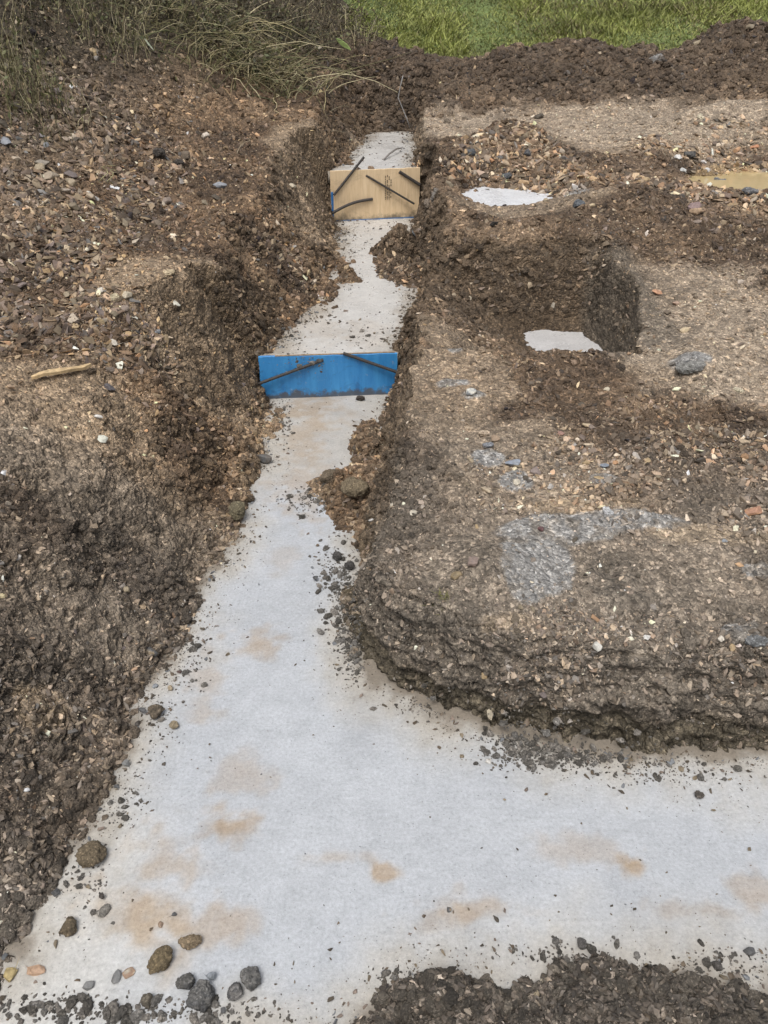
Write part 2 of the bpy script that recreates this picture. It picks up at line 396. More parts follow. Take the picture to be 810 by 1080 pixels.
def stone_mat():
    m, nt, b = newmat('stone'); q = N(nt)
    c = q.mix(q.attr(), q.ramp(q.noise(120, 5, .7), [(.25, .55), (.5, 1), (.75, 1.45)]), .8, 'MULTIPLY')
    q.l(c, b.inputs['Base Color'])
    q.l(q.ramp(q.noise(20, 3), [(.3, .45), (.7, .8)]), b.inputs['Roughness'])
    q.l(q.bump(q.noise(260, 5, .7), .5, .003), b.inputs['Normal'])
    return m
def concrete_mat(name, rough=.62, c0=(.56, .575, .60), c1=(.64, .64, .63)):
    m, nt, b = newmat(name); q = N(nt)
    base = q.attr()
    c = q.mix(base, q.ramp(q.noise(3.2, 7, .75, dist=.4), [(.3, .88), (.5, .98), (.7, 1.07)]), 1.0, 'MULTIPLY')
    c = q.mix(c, q.ramp(q.noise(14, 5, .7, dist=.8), [(.32, .90), (.5, 1.0), (.7, 1.07)]), .8, 'MULTIPLY')
    c = q.mix(c, q.ramp(q.noise(95, 5, .75), [(.25, .60), (.42, .90), (.58, 1.05), (.78, 1.28)]), .9, 'MULTIPLY')
    mp = q.n('ShaderNodeMapping'); q.l(q.coord(), mp.inputs[0]); mp.inputs['Scale'].default_value = (7, 34, 1); mp.inputs['Rotation'].default_value = (0, 0, .05)
    st = q.ramp(q.noise(1.0, 3, .6, vec=mp.outputs[0]), [(.3, .955), (.7, 1.035)])
    c = q.mix(c, st, .8, 'MULTIPLY')
    vv = q.voro(55); spk = q.ramp(vv, [(.0, .35), (.07, .55), (.12, 1.0)])
    gate = q.ramp(q.noise(6, 3), [(.45, 0), (.6, 1)])
    c = q.mix(c, q.mix(c, spk, 1.0, 'MULTIPLY'), gate)
    q.l(c, b.inputs['Base Color'])
    q.l(q.ramp(q.noise(5, 5), [(.3, rough - .14), (.7, rough + .12)]), b.inputs['Roughness'])
    n1 = q.bump(q.noise(1.0, 4, .6, vec=mp.outputs[0]), .35, .004)
    n2 = q.bump(q.noise(110, 6, .75), .7, .0035, n1)
    q.l(n2, b.inputs['Normal'])
    return m
def simple(name, colr, rough=.7, var=.3, scale=30, bumpd=.001, attr=False, trans=0):
    m, nt, b = newmat(name); q = N(nt)
    src = q.attr() if attr else colr
    c = q.mix(src, q.ramp(q.noise(scale, 4), [(.3, 1 - var), (.7, 1 + var)]), 1.0, 'MULTIPLY')
    q.l(c, b.inputs['Base Color']); b.inputs['Roughness'].default_value = rough
    if bumpd: q.l(q.bump(q.noise(scale * 4, 4), .6, bumpd), b.inputs['Normal'])
    return m
M_SOIL = soil_mat(); M_STONE = stone_mat(); M_CONC = concrete_mat('concrete'); M_CONC2 = concrete_mat('smooth_concrete', .32)
M_CLOD, nt_c, b_c = newmat('clod_earth'); q = N(nt_c)
cc_ = q.mix(q.attr(), q.ramp(q.noise(70, 7, .8), [(.25, .45), (.5, 1), (.75, 1.6)]), .9, 'MULTIPLY')
cv = q.n('ShaderNodeSeparateColor'); q.l(q.voro(260, out='Color'), cv.inputs[0])
q.l(q.mix(cc_, q.ramp(cv.outputs[0], [(0, .6), (.8, 1.05), (1, 1.9)]), .8, 'MULTIPLY'), b_c.inputs['Base Color']); b_c.inputs['Roughness'].default_value = .85
q.l(q.bump(q.noise(170, 6, .8), 1.0, .005), b_c.inputs['Normal'])
M_PLANT = simple('plant', (.1, .1, .05), .7, .25, 40, 0, attr=True)

idx = gridfaces(NY, NX)
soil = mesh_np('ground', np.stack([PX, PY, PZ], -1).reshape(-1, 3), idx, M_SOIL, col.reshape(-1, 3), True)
tag(soil, 'brown stony earth of the dug building plot', None, None, 'structure')
print('soil mesh', round(time.time() - T0, 1))
bpy.context.view_layer.update()
dg = bpy.context.evaluated_depsgraph_get()
def hit(px, py):
    o = Vector((0, 0, HC)); ok, p, n, i = soil.ray_cast(o, ray(px, py))
    d = ray(px, py)
    # slabs
    best = p if ok else on_z(px, py, .3); nn = n if ok else Vector((0, 0, 1))
    q = on_z(px, py, 0)
    if q.y < 4.2 and (not ok or q.length < 0 or (q - o).length < (p - o).length): return q, Vector((0, 0, 1))
    for z, ya, yb in ((.25, 4.25, 7.5), (.67, 7.55, 10)):
        q = on_z(px, py, z)
        if ya < q.y < yb and (q - o).length < (best - o).length: return q, Vector((0, 0, 1))
    return best, nn

# ------------------------------------------------------------------ far land: meadow hill, reaching the horizon
ang = np.linspace(0, 2 * math.pi, 241)[:-1]
rad = np.concatenate([np.linspace(0, 16, 80), 16 * np.geomspace(1.02, 60, 90)])
RA, AN = np.meshgrid(rad, ang, indexing='ij')
gx_, gy_ = RA * np.sin(AN), 4 + RA * np.cos(AN)
def far_h(x, y):
    b = ground(x, y)
    inside = (np.abs(x) < half_w(y) - .15) & (y > Y0 + .1) & (y < Y1 - .9)
    r = np.sqrt(x ** 2 + y ** 2)
    amp = sstep(15, 60, r)
    b = np.minimum(b, 9 + 0 * b) + amp * 2.0 * fbm(x, y, 0 * x, .02, 3, 301)
    return np.where(inside, b - 1.1, b - .01 + .02 * fbm(x, y, 0 * x, 1.2, 2, 303))
gz_ = far_h(gx_, gy_)
nv = RA.shape
ii = np.arange(nv[0] * nv[1]).reshape(nv)
jj = np.roll(ii, -1, 1)
fq = np.stack([ii[:-1], jj[:-1], jj[1:], ii[1:]], -1).reshape(-1, 4)[:, ::-1]
cg = np.broadcast_to(C(.12, .16, .05), nv + (3,)).copy()
cg = mixc(cg, C(.10, .13, .045), sstep(-.2, .5, fbm(gx_, gy_, 0 * gx_, 1.5, 4, 311)))
dirt = sstep(11.9, 11.3, gy_) * sstep(14, 9, RA)
cg = mixc(cg, C(.10, .075, .05), dirt)
M_MEADOW = simple('meadow_turf', (.1, .1, .05), .9, .35, 3, .01, attr=True)
far = mesh_np('meadow_hill', np.stack([gx_, gy_, gz_], -1).reshape(-1, 3), fq, M_MEADOW, cg.reshape(-1, 3), True)
tag(far, 'green grassy slope rising behind the spoil heap', None, None, 'structure')

# ------------------------------------------------------------------ concrete strips in the trench bottom
STAIN = [(232,868,.0,.075,.05,.9),(260,820,.0,.07,.05,.35),(405,921,.0,.035,.025,.8),(350,905,.0,.10,.02,.4),(672,912,.0,.04,.03,.85),(610,900,.0,.10,.04,.35),(510,955,.0,.13,.035,.55),(470,968,.0,.08,.03,.35),
 (235,975,.0,.06,.03,.5),(160,920,.0,.10,.12,.55),(130,950,.0,.08,.08,.4),(272,680,.0,.06,.06,.55),(222,720,.0,.05,.12,.4),(740,960,.0,.12,.03,.4),(790,940,.0,.05,.04,.45),(300,590,.0,.06,.08,.25),(330,450,.0,.12,.5,.5),(345,430,.0,.2,.2,.3),(150,960,.0,.04,.04,.3),
 (340,330,.25,.15,.3,.25),(390,350,.25,.1,.2,.2),(300,370,.25,.2,.12,.2)]
def slab(name, poly, z, mat, base, label, cell=.012, edge=.10, edge_c=(.50, .47, .41)):
    P = np.array(poly)
    x0, y0 = P.min(0) - .02; x1, y1 = P.max(0) + .02
    nx, ny = int((x1 - x0) / cell) + 2, int((y1 - y0) / cell) + 2
    xs, ys_ = np.linspace(x0, x1, nx), np.linspace(y0, y1, ny)
    gy2, gx2 = np.meshgrid(ys_, xs, indexing='ij')
    inn = sdpoly(gx2, gy2, P) < 0
    Zs = z + .003 * fbm(gx2, gy2, 0 * gx2, 1.8, 3, 401) + .0012 * fbm(gx2, gy2, 0 * gx2, 14, 3, 405)
    cc = np.broadcast_to(C(*base), gx2.shape + (3,)).copy()
    d = dist_tr(gx2, gy2) if name == 'concrete_footing' else sdpoly(gx2, gy2, P)
    n = fbm(gx2, gy2, 0 * gx2, 6, 4, 411, .6); nf = fbm(gx2, gy2, 0 * gx2, 25, 3, 415, .6)
    if name == 'concrete_footing':
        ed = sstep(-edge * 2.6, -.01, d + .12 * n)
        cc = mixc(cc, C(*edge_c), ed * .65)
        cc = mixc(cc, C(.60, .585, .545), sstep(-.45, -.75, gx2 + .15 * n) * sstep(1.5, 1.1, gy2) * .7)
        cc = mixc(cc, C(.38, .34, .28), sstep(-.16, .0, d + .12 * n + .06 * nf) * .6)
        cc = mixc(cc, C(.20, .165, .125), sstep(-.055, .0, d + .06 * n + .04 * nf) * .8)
        far_ = sstep(2.9, 3.5, gy2 + .3 * n)
        cc = mixc(cc, C(.47, .44, .39), far_ * .7)
        for (a, b_, zz, rx, ry, am) in STAIN:
            p = on_z(a, b_, zz)
            if abs(zz - z) > .1: continue
            r = np.sqrt(((gx2 - p.x) / (rx * 1.3)) ** 2 + ((gy2 - p.y) / (ry * 1.4)) ** 2) + 1.2 * n + .8 * nf
            cc = mixc(cc, C(.38, .275, .165), sstep(1.25, .25, r) * am * (1 + .35 * nf))
    if name == 'concrete_footing' and z > .1:
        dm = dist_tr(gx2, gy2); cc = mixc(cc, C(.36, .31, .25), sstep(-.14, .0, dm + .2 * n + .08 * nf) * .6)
    keep = inn[:-1, :-1] | inn[1:, 1:] | inn[:-1, 1:] | inn[1:, :-1]
    fcs = gridfaces(ny, nx)[keep.ravel()]
    used, inv = np.unique(fcs, return_inverse=True)
    V = np.stack([gx2, gy2, Zs], -1).reshape(-1, 3)[used]
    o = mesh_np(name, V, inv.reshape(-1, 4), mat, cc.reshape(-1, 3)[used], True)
    so = o.modifiers.new('thick', 'SOLIDIFY'); so.thickness = .1; so.offset = -1
    tag(o, label, 'concrete slab')
    return o
def widen(P, k=.10):
    return P
low = [(-1.05,.5),(4.4,.5),(4.4,1.75),(.62,1.80),(.15,2.1),(.05,2.4),(.12,4.225),(-.80,4.15),(-.80,3.2),(-.90,2.3),(-1.02,1.6)]
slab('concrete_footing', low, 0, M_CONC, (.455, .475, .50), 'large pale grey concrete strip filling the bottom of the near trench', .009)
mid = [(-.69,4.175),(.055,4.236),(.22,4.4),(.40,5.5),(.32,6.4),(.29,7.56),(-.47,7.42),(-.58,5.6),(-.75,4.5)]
slab('concrete_footing', mid, .25, M_CONC2, (.78, .79, .80), 'middle concrete step held back by the blue board', .02)  # base whitened to carry the sky's reflection
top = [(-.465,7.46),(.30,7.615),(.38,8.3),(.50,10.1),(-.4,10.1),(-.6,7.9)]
slab('concrete_footing', top, .67, M_CONC2, (.78, .79, .80), 'highest and farthest concrete step behind the tan plywood board', .03)  # sky sheen painted into the pale base here as well
pad1 = [(1.02 + .50 * math.cos(a), 6.60 + .62 * math.sin(a)) for a in np.linspace(0, 2 * math.pi, 25)[:-1]]
slab('concrete_pad', pad1, .618, M_CONC2, (.68, .69, .70), 'small round white concrete pad in the shallow far hole', .02)
pad2 = [(.5, 3.7), (1.5, 3.7), (1.5, 5.05), (.5, 5.05)]
slab('concrete_pad', pad2, .125, M_CONC2, (.56, .55, .54), 'grey concrete pad in the bottom of the deep square pit', .02)
# puddle
mp_, nt_, b_ = newmat('muddy_water'); q_ = N(nt_)
b_.inputs['Base Color'].default_value = (.50, .39, .20, 1); b_.inputs['Roughness'].default_value = .12
q_.l(q_.bump(q_.noise(8, 3), .15, .01), b_.inputs['Normal'])
pv = [(3.42, 7.2, .635)] + [(3.42 + 1.0 * math.cos(a), 7.2 + .85 * math.sin(a), .635) for a in np.linspace(0, 2 * math.pi, 41)[:-1]]
me = bpy.data.meshes.new('puddle'); me.from_pydata(pv, [], [(0, 1 + i, 1 + (i + 1) % 40) for i in range(40)]); me.materials.append(mp_)
pu = bpy.data.objects.new('puddle', me); COL.objects.link(pu)
tag(pu, 'yellow muddy water lying in a hollow among rubble', None, None, 'structure')

# ------------------------------------------------------------------ helper meshes
def join_tubes(paths, radii, sides, colors):
    """paths: list of (n,3) arrays -> V, F, C arrays of tapered tubes (quads)."""
    Vs, Fs, Cs = [], [], []; off = 0
    for P, r, c in zip(paths, radii, colors):
        P = np.asarray(P, float); n = len(P)
        Tn = np.gradient(P, axis=0); Tn /= np.linalg.norm(Tn, axis=1)[:, None] + 1e-9
        up = np.array([0.3, .2, 1.0]) if abs(Tn[0, 2]) < .9 else np.array([1.0, .1, 0])
        A = np.cross(Tn, up); A /= np.linalg.norm(A, axis=1)[:, None] + 1e-9
        B = np.cross(Tn, A)
        r = np.broadcast_to(np.asarray(r, float), (n,))
        an = np.arange(sides) * 2 * math.pi / sides
        ring = P[:, None] + r[:, None, None] * (np.cos(an)[None, :, None] * A[:, None] + np.sin(an)[None, :, None] * B[:, None])
        V = ring.reshape(-1, 3)
        i = np.arange(n * sides).reshape(n, sides) + off; j = np.roll(i, -1, 1)
        Fs.append(np.stack([i[:-1], j[:-1], j[1:], i[1:]], -1).reshape(-1, 4))
        Vs.append(V); Cs.append(np.broadcast_to(np.asarray(c, float), (len(V), 3))); off += len(V)
    return np.concatenate(Vs), np.concatenate(Fs), np.concatenate(Cs)
def tube_obj(name, P, r, colr, mat=None, sides=8):
    P = np.asarray(P, float)
    if np.ndim(r) == 0: r = np.full(len(P), r)
    r = np.concatenate([[.0005], r, [.0005]])       # closed ends
    P = np.concatenate([P[:1] - (P[1] - P[0]) * 1e-3, P, P[-1:] + (P[-1] - P[-2]) * 1e-3])
    V, Fq, Cc = join_tubes([P], [r], sides, [colr])
    o = mesh_np(name, V, Fq, mat or M_PLANT, Cc, True)
    return o
def recentre(o, base=None):
    """put the object's origin at its own base"""
    me = o.data; n = len(me.vertices); a = np.empty(n * 3, np.float32); me.vertices.foreach_get('co', a); a = a.reshape(-1, 3)
    b = a.mean(0); b[2] = a[:, 2].min()
    a -= b; me.vertices.foreach_set('co', a.ravel()); o.location = [float(v) for v in b]
    me.update(); return o

# rock prototypes (convex angular pieces and lumpy clods)
def hull(n, sx, sy, sz, seed):
    rr = random.Random(seed); bm = bmesh.new()
    for _ in range(n):
        v = Vector((rr.gauss(0, 1), rr.gauss(0, 1), rr.gauss(0, 1))).normalized() * rr.uniform(.75, 1)
        bm.verts.new((v.x * sx, v.y * sy, v.z * sz))
    r = bmesh.ops.convex_hull(bm, input=bm.verts)
    bmesh.ops.delete(bm, geom=[g for g in r['geom_interior'] if isinstance(g, bmesh.types.BMVert)], context='VERTS')
    bmesh.ops.triangulate(bm, faces=bm.faces); bmesh.ops.recalc_face_normals(bm, faces=bm.faces)
    V = np.array([v.co for v in bm.verts]); bm.verts.index_update()
    Fc = np.array([[v.index for v in f.verts] for f in bm.faces]); bm.free()
    return V, Fc
SMALL = [hull(9 + i % 3, 1, random.uniform(.55, .9), random.uniform(.22, .75), 50 + i) for i in range(24)]
def rock_mesh(name, seed, sx, sy, sz, kind, colr, col2=None):
    """one detailed stone or clod; kind: 'stone' angular, 'clod' crumbly"""
    bm = bmesh.new()
    if kind == 'stone':
        V, Fc = hull(16, sx, sy, sz, seed)
        vs = [bm.verts.new(v) for v in V]
        for f in Fc: bm.faces.new([vs[i] for i in f])
        bmesh.ops.dissolve_limit(bm, angle_limit=R(12), verts=bm.verts, edges=bm.edges)
        bmesh.ops.bevel(bm, geom=bm.edges[:], offset=min(sx, sy, sz) * .10, segments=1, affect='EDGES', profile=.5)
        bmesh.ops.triangulate(bm, faces=bm.faces)
        bmesh.ops.subdivide_edges(bm, edges=bm.edges[:], cuts=2, use_grid_fill=True)
        amp, sc = .05, 2.2
    else:
        rr_ = random.Random(seed)
        bmesh.ops.create_icosphere(bm, subdivisions=5, radius=1)
        cuts = [(Vector((rr_.gauss(0, 1), rr_.gauss(0, 1), rr_.gauss(0, .8))).normalized(), rr_.uniform(.62, .92)) for _ in range(11)]
        for v in bm.verts:
            p = v.co.copy()
            for nn_, dd_ in cuts:
                e_2 = p.dot(nn_) - dd_
                if e_2 > 0: p -= nn_ * e_2 * .9
            v.co = Vector((p.x * sx * 1.15, p.y * sy * 1.15, p.z * sz * 1.15))
        amp, sc = .34, 1.7
    V = np.array([v.co for v in bm.verts]); L = max(sx, sy, sz)
    bm.normal_update(); Nn = np.array([v.normal for v in bm.verts])
    q = V / L + seed * 1.37
    if kind == 'stone':
        d = fbm(q[:, 0], q[:, 1], q[:, 2], sc, 4, seed) * amp
    else:
        w = worley(q[:, 0], q[:, 1], q[:, 2], 2.6, seed); w2 = worley(q[:, 0], q[:, 1], q[:, 2], 6.0, seed + 5)
        crack = np.abs(fbm(q[:, 0], q[:, 1], q[:, 2], 1.3, 2, seed + 9))
        d = .10 * (.55 - w) + .09 * (.5 - w2) + .30 * fbm(q[:, 0], q[:, 1], q[:, 2], 2.0, 6, seed, .72) - .09 * np.exp(-(crack / .025) ** 2)
    V = V + Nn * (d * L)[:, None]
    cc = np.broadcast_to(np.array(colr, float), V.shape).copy()
    m = sstep(.0, .5, fbm(q[:, 0], q[:, 1], q[:, 2], 2.2, 3, seed + 3))[:, None]
    c2 = np.array(col2 if col2 is not None else [c * .65 for c in colr]); cc = cc * (1 - m) + c2 * m
    Fc = np.array([[v.index for v in f.verts] for f in bm.faces]) if bm.verts.index_update() is None else None
    bm.free()
    V[:, 2] -= V[:, 2].min()
    return mesh_np(name, V, Fc, M_STONE if kind == 'stone' else M_CLOD, cc, kind == 'clod', link=False)

# ------------------------------------------------------------------ scattered small stones
Pm = np.stack([PX, PY, PZ], -1)
cen = (Pm[:-1, :-1] + Pm[1:, 1:]) / 2
e1 = Pm[1:, 1:] - Pm[:-1, :-1]; e2 = Pm[1:, :-1] - Pm[:-1, 1:]
nrm = np.cross(e1, e2); ar = np.linalg.norm(nrm, axis=-1) / 2; nrm = nrm / (ar[..., None] * 2 + 1e-12)
nrm = np.where(nrm[..., 2:3] < 0, -nrm, nrm)
cx_, cy_, cz_ = cen[..., 0], cen[..., 1], cen[..., 2]
dc = np.sqrt(cx_ ** 2 + cy_ ** 2 + (HC - cz_) ** 2)
Dc = DT[:-1, :-1]
vis = (Dc > -.5) & (cz_ > floor_z(cy_, cx_) - .012)
frame = np.abs(cx_) < .35 + .58 * np.maximum(cy_, 0)
view = -(nrm[..., 0] * cx_ + nrm[..., 1] * cy_ + nrm[..., 2] * (cz_ - HC)) / dc
W = ar / dc ** 2 * np.clip(view, .05, 1) * vis * np.where(frame, 1, .12)
SCREE = [(100,112,1.35,.42,.6),(155,135,1.22,.35,.5),(60,85,1.5,.4,.6),(50,190,1.1,.30,.35),(20,240,1.0,.35,.35),(60,85,1.5,.3,.5),(100,110,1.4,.3,.5),(140,140,1.3,.22,.5),(10,150,1.2,.25,.4),(100,290,.9,.3,.25),(30,300,.9,.3,.25),(300,195,.95,.15,.2)]
scree = zpatch(SCREE, cx_, cy_, 501, .5)
RUB = [(540,165,.8,.6,.5),(500,170,.8,.3,.4),(580,190,.7,.5,.3),(775,155,.8,.7,.5),(690,160,.75,.25,.35),(700,200,.7,.5,.3),(760,215,.7,.5,.3),(650,195,.7,.6,.2),(590,500,.46,.35,.2),(700,490,.46,.3,.2),(790,480,.46,.2,.2),(560,470,.5,.3,.15),(790,530,.45,.1,.1),(690,655,.38,.4,.12),(780,680,.36,.2,.1),(560,690,.33,.2,.05)]
rub = zpatch(RUB, cx_, cy_, 511, .5)
smc = smooth[:-1, :-1]
dens = 1.0 + 1.4 * scree + 1.0 * rub - .2 * smc - .25 * (wallness[:-1, :-1])
facez = (cy_ > 1.3) & (cy_ < 2.6) & (cx_ > -.15)
toe = sstep(.16, .02, Dc) * sstep(.16, .05, cz_ - floor_z(cy_, cx_)) * np.where(facez & (Dc > -.02), .0, 1)
dens = dens * np.where(facez & (Dc > -.01) & (cz_ < .16), .35, 1)

dens += 2.0 * toe
dens *= .35 + 1.3 * np.clip(1.6 * fbm(cx_, cy_, cz_, 3.5, 4, 521, .6) + .5, 0, 1)
dens *= 1 - .75 * clay[:-1, :-1]
dens *= 1 - .95 * sstep(11.6, 11.9, cy_)
pw = np.clip(W * dens, 0, None).ravel(); cdf = np.cumsum(pw); cdf /= cdf[-1]
def pick(n):
    i = np.searchsorted(cdf, rng.random(n)); return np.minimum(i, len(cdf) - 1)
PAL = np.array([(.15,.115,.08),(.21,.17,.115),(.32,.26,.175),(.085,.068,.048),(.23,.18,.145),(.38,.28,.16),(.45,.39,.29),(.33,.20,.11),(.16,.13,.12),(.19,.20,.21),(.55,.50,.42)])
def palw(n, base, sc, ru, gr):
    w = np.tile(np.array([.22,.20,.10,.16,.12,.05,.03,.02,.06,.02,.012]), (n, 1))
    w += sc[:, None] * np.array([.0,.16,.14,.1,.30,.05,.14,.02,.25,.08,.08])
    w += ru[:, None] * np.array([.0,.08,.08,.1,.08,.25,.12,.35,.05,.10,.08])
    w += gr[:, None] * np.array([.3,.0,.0,.25,.3,0,.05,0,.05,.35,.03])
    w /= w.sum(1)[:, None]
    c = np.cumsum(w, 1); return (rng.random(n)[:, None] > c).sum(1).clip(0, len(PAL) - 1)
def scatter(name, idxs, sizes, flat, sink, colors, protos, mat, origin=None, norm=None):
    n = len(idxs) if origin is None else len(origin)
    O = cen.reshape(-1, 3)[idxs] if origin is None else origin
    Nn = nrm.reshape(-1, 3)[idxs] if norm is None else norm
    Nn = Nn + rng.normal(0, .30, (n, 3)); Nn /= np.linalg.norm(Nn, axis=1)[:, None]
    a = rng.normal(0, 1, (n, 3)); A = np.cross(Nn, a); A /= np.linalg.norm(A, axis=1)[:, None]; B = np.cross(Nn, A)
    which = rng.integers(0, len(protos), n)
    asp = rng.uniform(.55, 1, n)
    Vs, Fs, Cs = [], [], []; off = 0
    for k, (V, Fc) in enumerate(protos):
        s = np.nonzero(which == k)[0]
        if not len(s): continue
        loc = V[None] * sizes[s][:, None, None] * np.stack([np.ones(len(s)), asp[s], flat[s]], -1)[:, None]
        w = loc[..., 0:1] * A[s][:, None] + loc[..., 1:2] * B[s][:, None] + (loc[..., 2:3] + (sink[s] * sizes[s])[:, None, None]) * Nn[s][:, None]
        w = w + O[s][:, None]
        Vs.append(w.reshape(-1, 3)); Fs.append((Fc[None] + (np.arange(len(s)) * len(V))[:, None, None]).reshape(-1, 3) + off)
        Cs.append(np.repeat(colors[s], len(V), 0)); off += len(s) * len(V)
    return mesh_np(name, np.concatenate(Vs), np.concatenate(Fs), mat, np.concatenate(Cs), False)
NS = 380000
ix = pick(NS)
ds = dc.ravel()[ix]
fs = frame.ravel()[ix]
pxs = 1.15 * (1 - rng.random(NS)) ** (-1 / 1.75)             # size in a steep power law
pxs = np.minimum(pxs, 8.5)
sz = np.clip(ds / F * pxs * .72, .0016, .020 + .0022 * ds) 
sf, rf = scree.ravel()[ix], rub.ravel()[ix]
sz *= 1 + .55 * sf + (.22 + .5 * (ds > 5.5)) * rf - .3 * smc.ravel()[ix] + .15 * toe.ravel()[ix]
grz = (sstep(2.6, 2.0, cy_) * sstep(.45, .25, cz_) * np.where(cx_ > -.3, 1, .5)).ravel()[ix]
pi_ = palw(NS, None, sf, rf, grz)
own = col[:-1, :-1].reshape(-1, 3)[ix]
mixw = (rng.uniform(.08, .85, NS) * (.55 + .6 * np.clip(fbm(cx_, cy_, cz_, 4, 3, 541).ravel()[ix] * 1.6 + .5, 0, 1) + .4 * sf + .35 * rf) + .25 * (rng.random(NS) < .12)).clip(0, 1)[:, None]
cs = (PAL[pi_] * mixw + own * (1 - mixw)) * np.exp(rng.normal(.05, .48, NS))[:, None]
gz_ = gz[:-1, :-1, 0].ravel()[ix][:, None]; cs = cs * (1 - gz_) + cs.mean(1, keepdims=True) * C(1.10, 1, .90) * gz_ * 1.08
cs = cs * C(.97, .90, .82) * (1 - .12 * sf)[:, None]
cs = cs * np.where((cy_.ravel()[ix] < 1.15) & (cx_.ravel()[ix] > -.8), .78, 1)[:, None] * np.where(heapm[:-1, :-1].ravel()[ix] > .5, .62, 1)[:, None]
o = scatter('gravel', ix, sz, rng.uniform(.35, 1.1, NS) * (1 - .55 * sf), rng.uniform(-.05, .25, NS), cs.clip(.02, .7), SMALL, M_STONE)
tag(o, 'small stones, shale flakes and crumbs covering the dug earth', 'gravel', None, 'stuff')
print('gravel', round(time.time() - T0, 1))

# rough lumps of turned earth over banks, rims and heap
def lump(seed):
    bm = bmesh.new(); bmesh.ops.create_icosphere(bm, subdivisions=3, radius=1)
    V = np.array([v.co for v in bm.verts]); q = V + seed * 3.1
    bm.verts.index_update(); Fc = np.array([[v.index for v in f.verts] for f in bm.faces]); bm.free()
    V = V * (1 + .75 * fbm(q[:, 0], q[:, 1], q[:, 2], 1.5, 4, seed, .65) + .45 * (.5 - worley(q[:, 0], q[:, 1], q[:, 2], 2.3, seed + 2)))[:, None]
    return V * np.array([1, .85, .7]), Fc
LUMPS = [lump(k) for k in range(10)]
zf_ = cz_ - floor_z(cy_, cx_)
dl = W * (.12 + .9 * heapm[:-1, :-1] + 1.1 * sstep(.45, .1, np.abs(Dc - .12)) * (cy_ > 2.2) + 1.2 * toe + .9 * sstep(.12, .02, cz_) * (cy_ < 2.8) * (Dc < .05) * ~(facez & (Dc > -.03)) + .8 * sstep(.3, .9, np.clip(fbm(cx_, cy_, cz_, 1.4, 3, 531) + .5, 0, 1))) * (1 - .9 * smc) * (1 - sstep(11.4, 11.8, cy_)) * (cy_ > .7)
dl = dl * np.where(facez & (Dc > -.03) & (cz_ < .2), .1, 1) * (1 - .8 * wallness[:-1, :-1] * (cy_ < 2.6))
cl2 = np.cumsum(dl.ravel()); cl2 /= cl2[-1]
NL = 19000
il = np.minimum(np.searchsorted(cl2, rng.random(NL)), len(cl2) - 1)
dsl = dc.ravel()[il]; szl = dsl / F * np.minimum(1.7 * (1 - rng.random(NL)) ** (-1 / 2.3), 9) ; szl = np.clip(szl, .003, .012 + .0036 * dsl)
cll = col[:-1, :-1].reshape(-1, 3)[il] * np.exp(rng.normal(-.12, .28, NL))[:, None]
o = scatter('earth_lumps', il, szl, rng.uniform(.6, 1, NL), rng.uniform(-.1, .2, NL), cll.clip(.02, .5), LUMPS, M_CLOD)
tag(o, 'crumbly lumps of turned brown earth over the banks and the spoil heap', None, None, 'stuff')

# crumbs on the concrete, thick along the earth and thinning outward
def crumbs(z, y0, y1, x0, x1, n, fall, smin_, smax_, seed, ncl=0):
    x = rng.uniform(x0, x1, n * 12); y = rng.uniform(y0, y1, n * 12)
    d = dist_tr(x, y); hh = h0(x, y)
    p = np.exp(d / fall) * (.25 + 1.2 * np.clip(fbm(x, y, 0 * x, 5, 3, seed) + .3, 0, 1)) + .003
    ok = (hh < z + .01) & (d < .0) & (rng.random(n * 12) < p)
    x, y = x[ok][:n], y[ok][:n]; m = len(x)
    s = smin_ * (1 - rng.random(m)) ** (-1 / 1.9); s = np.minimum(s, smax_)
    return np.stack([x, y, np.full(m, z)], -1), s
cl = [crumbs(0, .75, 4.15, -.95, 1.6, 16000, .05, .0022, .014, 61), crumbs(.25, 4.3, 7.45, -.7, .3, 3200, .07, .005, .022, 62), crumbs(.67, 7.6, 9.9, -.5, .4, 500, .06, .008, .025, 63)]
O = np.concatenate([c[0] for c in cl]); s = np.concatenate([c[1] for c in cl])
n = len(O)
cw = PAL[rng.choice([0, 1, 3, 4, 0, 3, 3, 9], n)] * rng.uniform(.6, 1.1, n)[:, None]
o = scatter('crumbs', None, s, rng.uniform(.5, 1, n), np.full(n, .25), cw, SMALL, M_STONE, origin=O, norm=np.tile(np.array([0, 0, 1.]), (n, 1)))
tag(o, 'crumbs of earth and grit fallen on the pale concrete', 'grit', None, 'stuff')

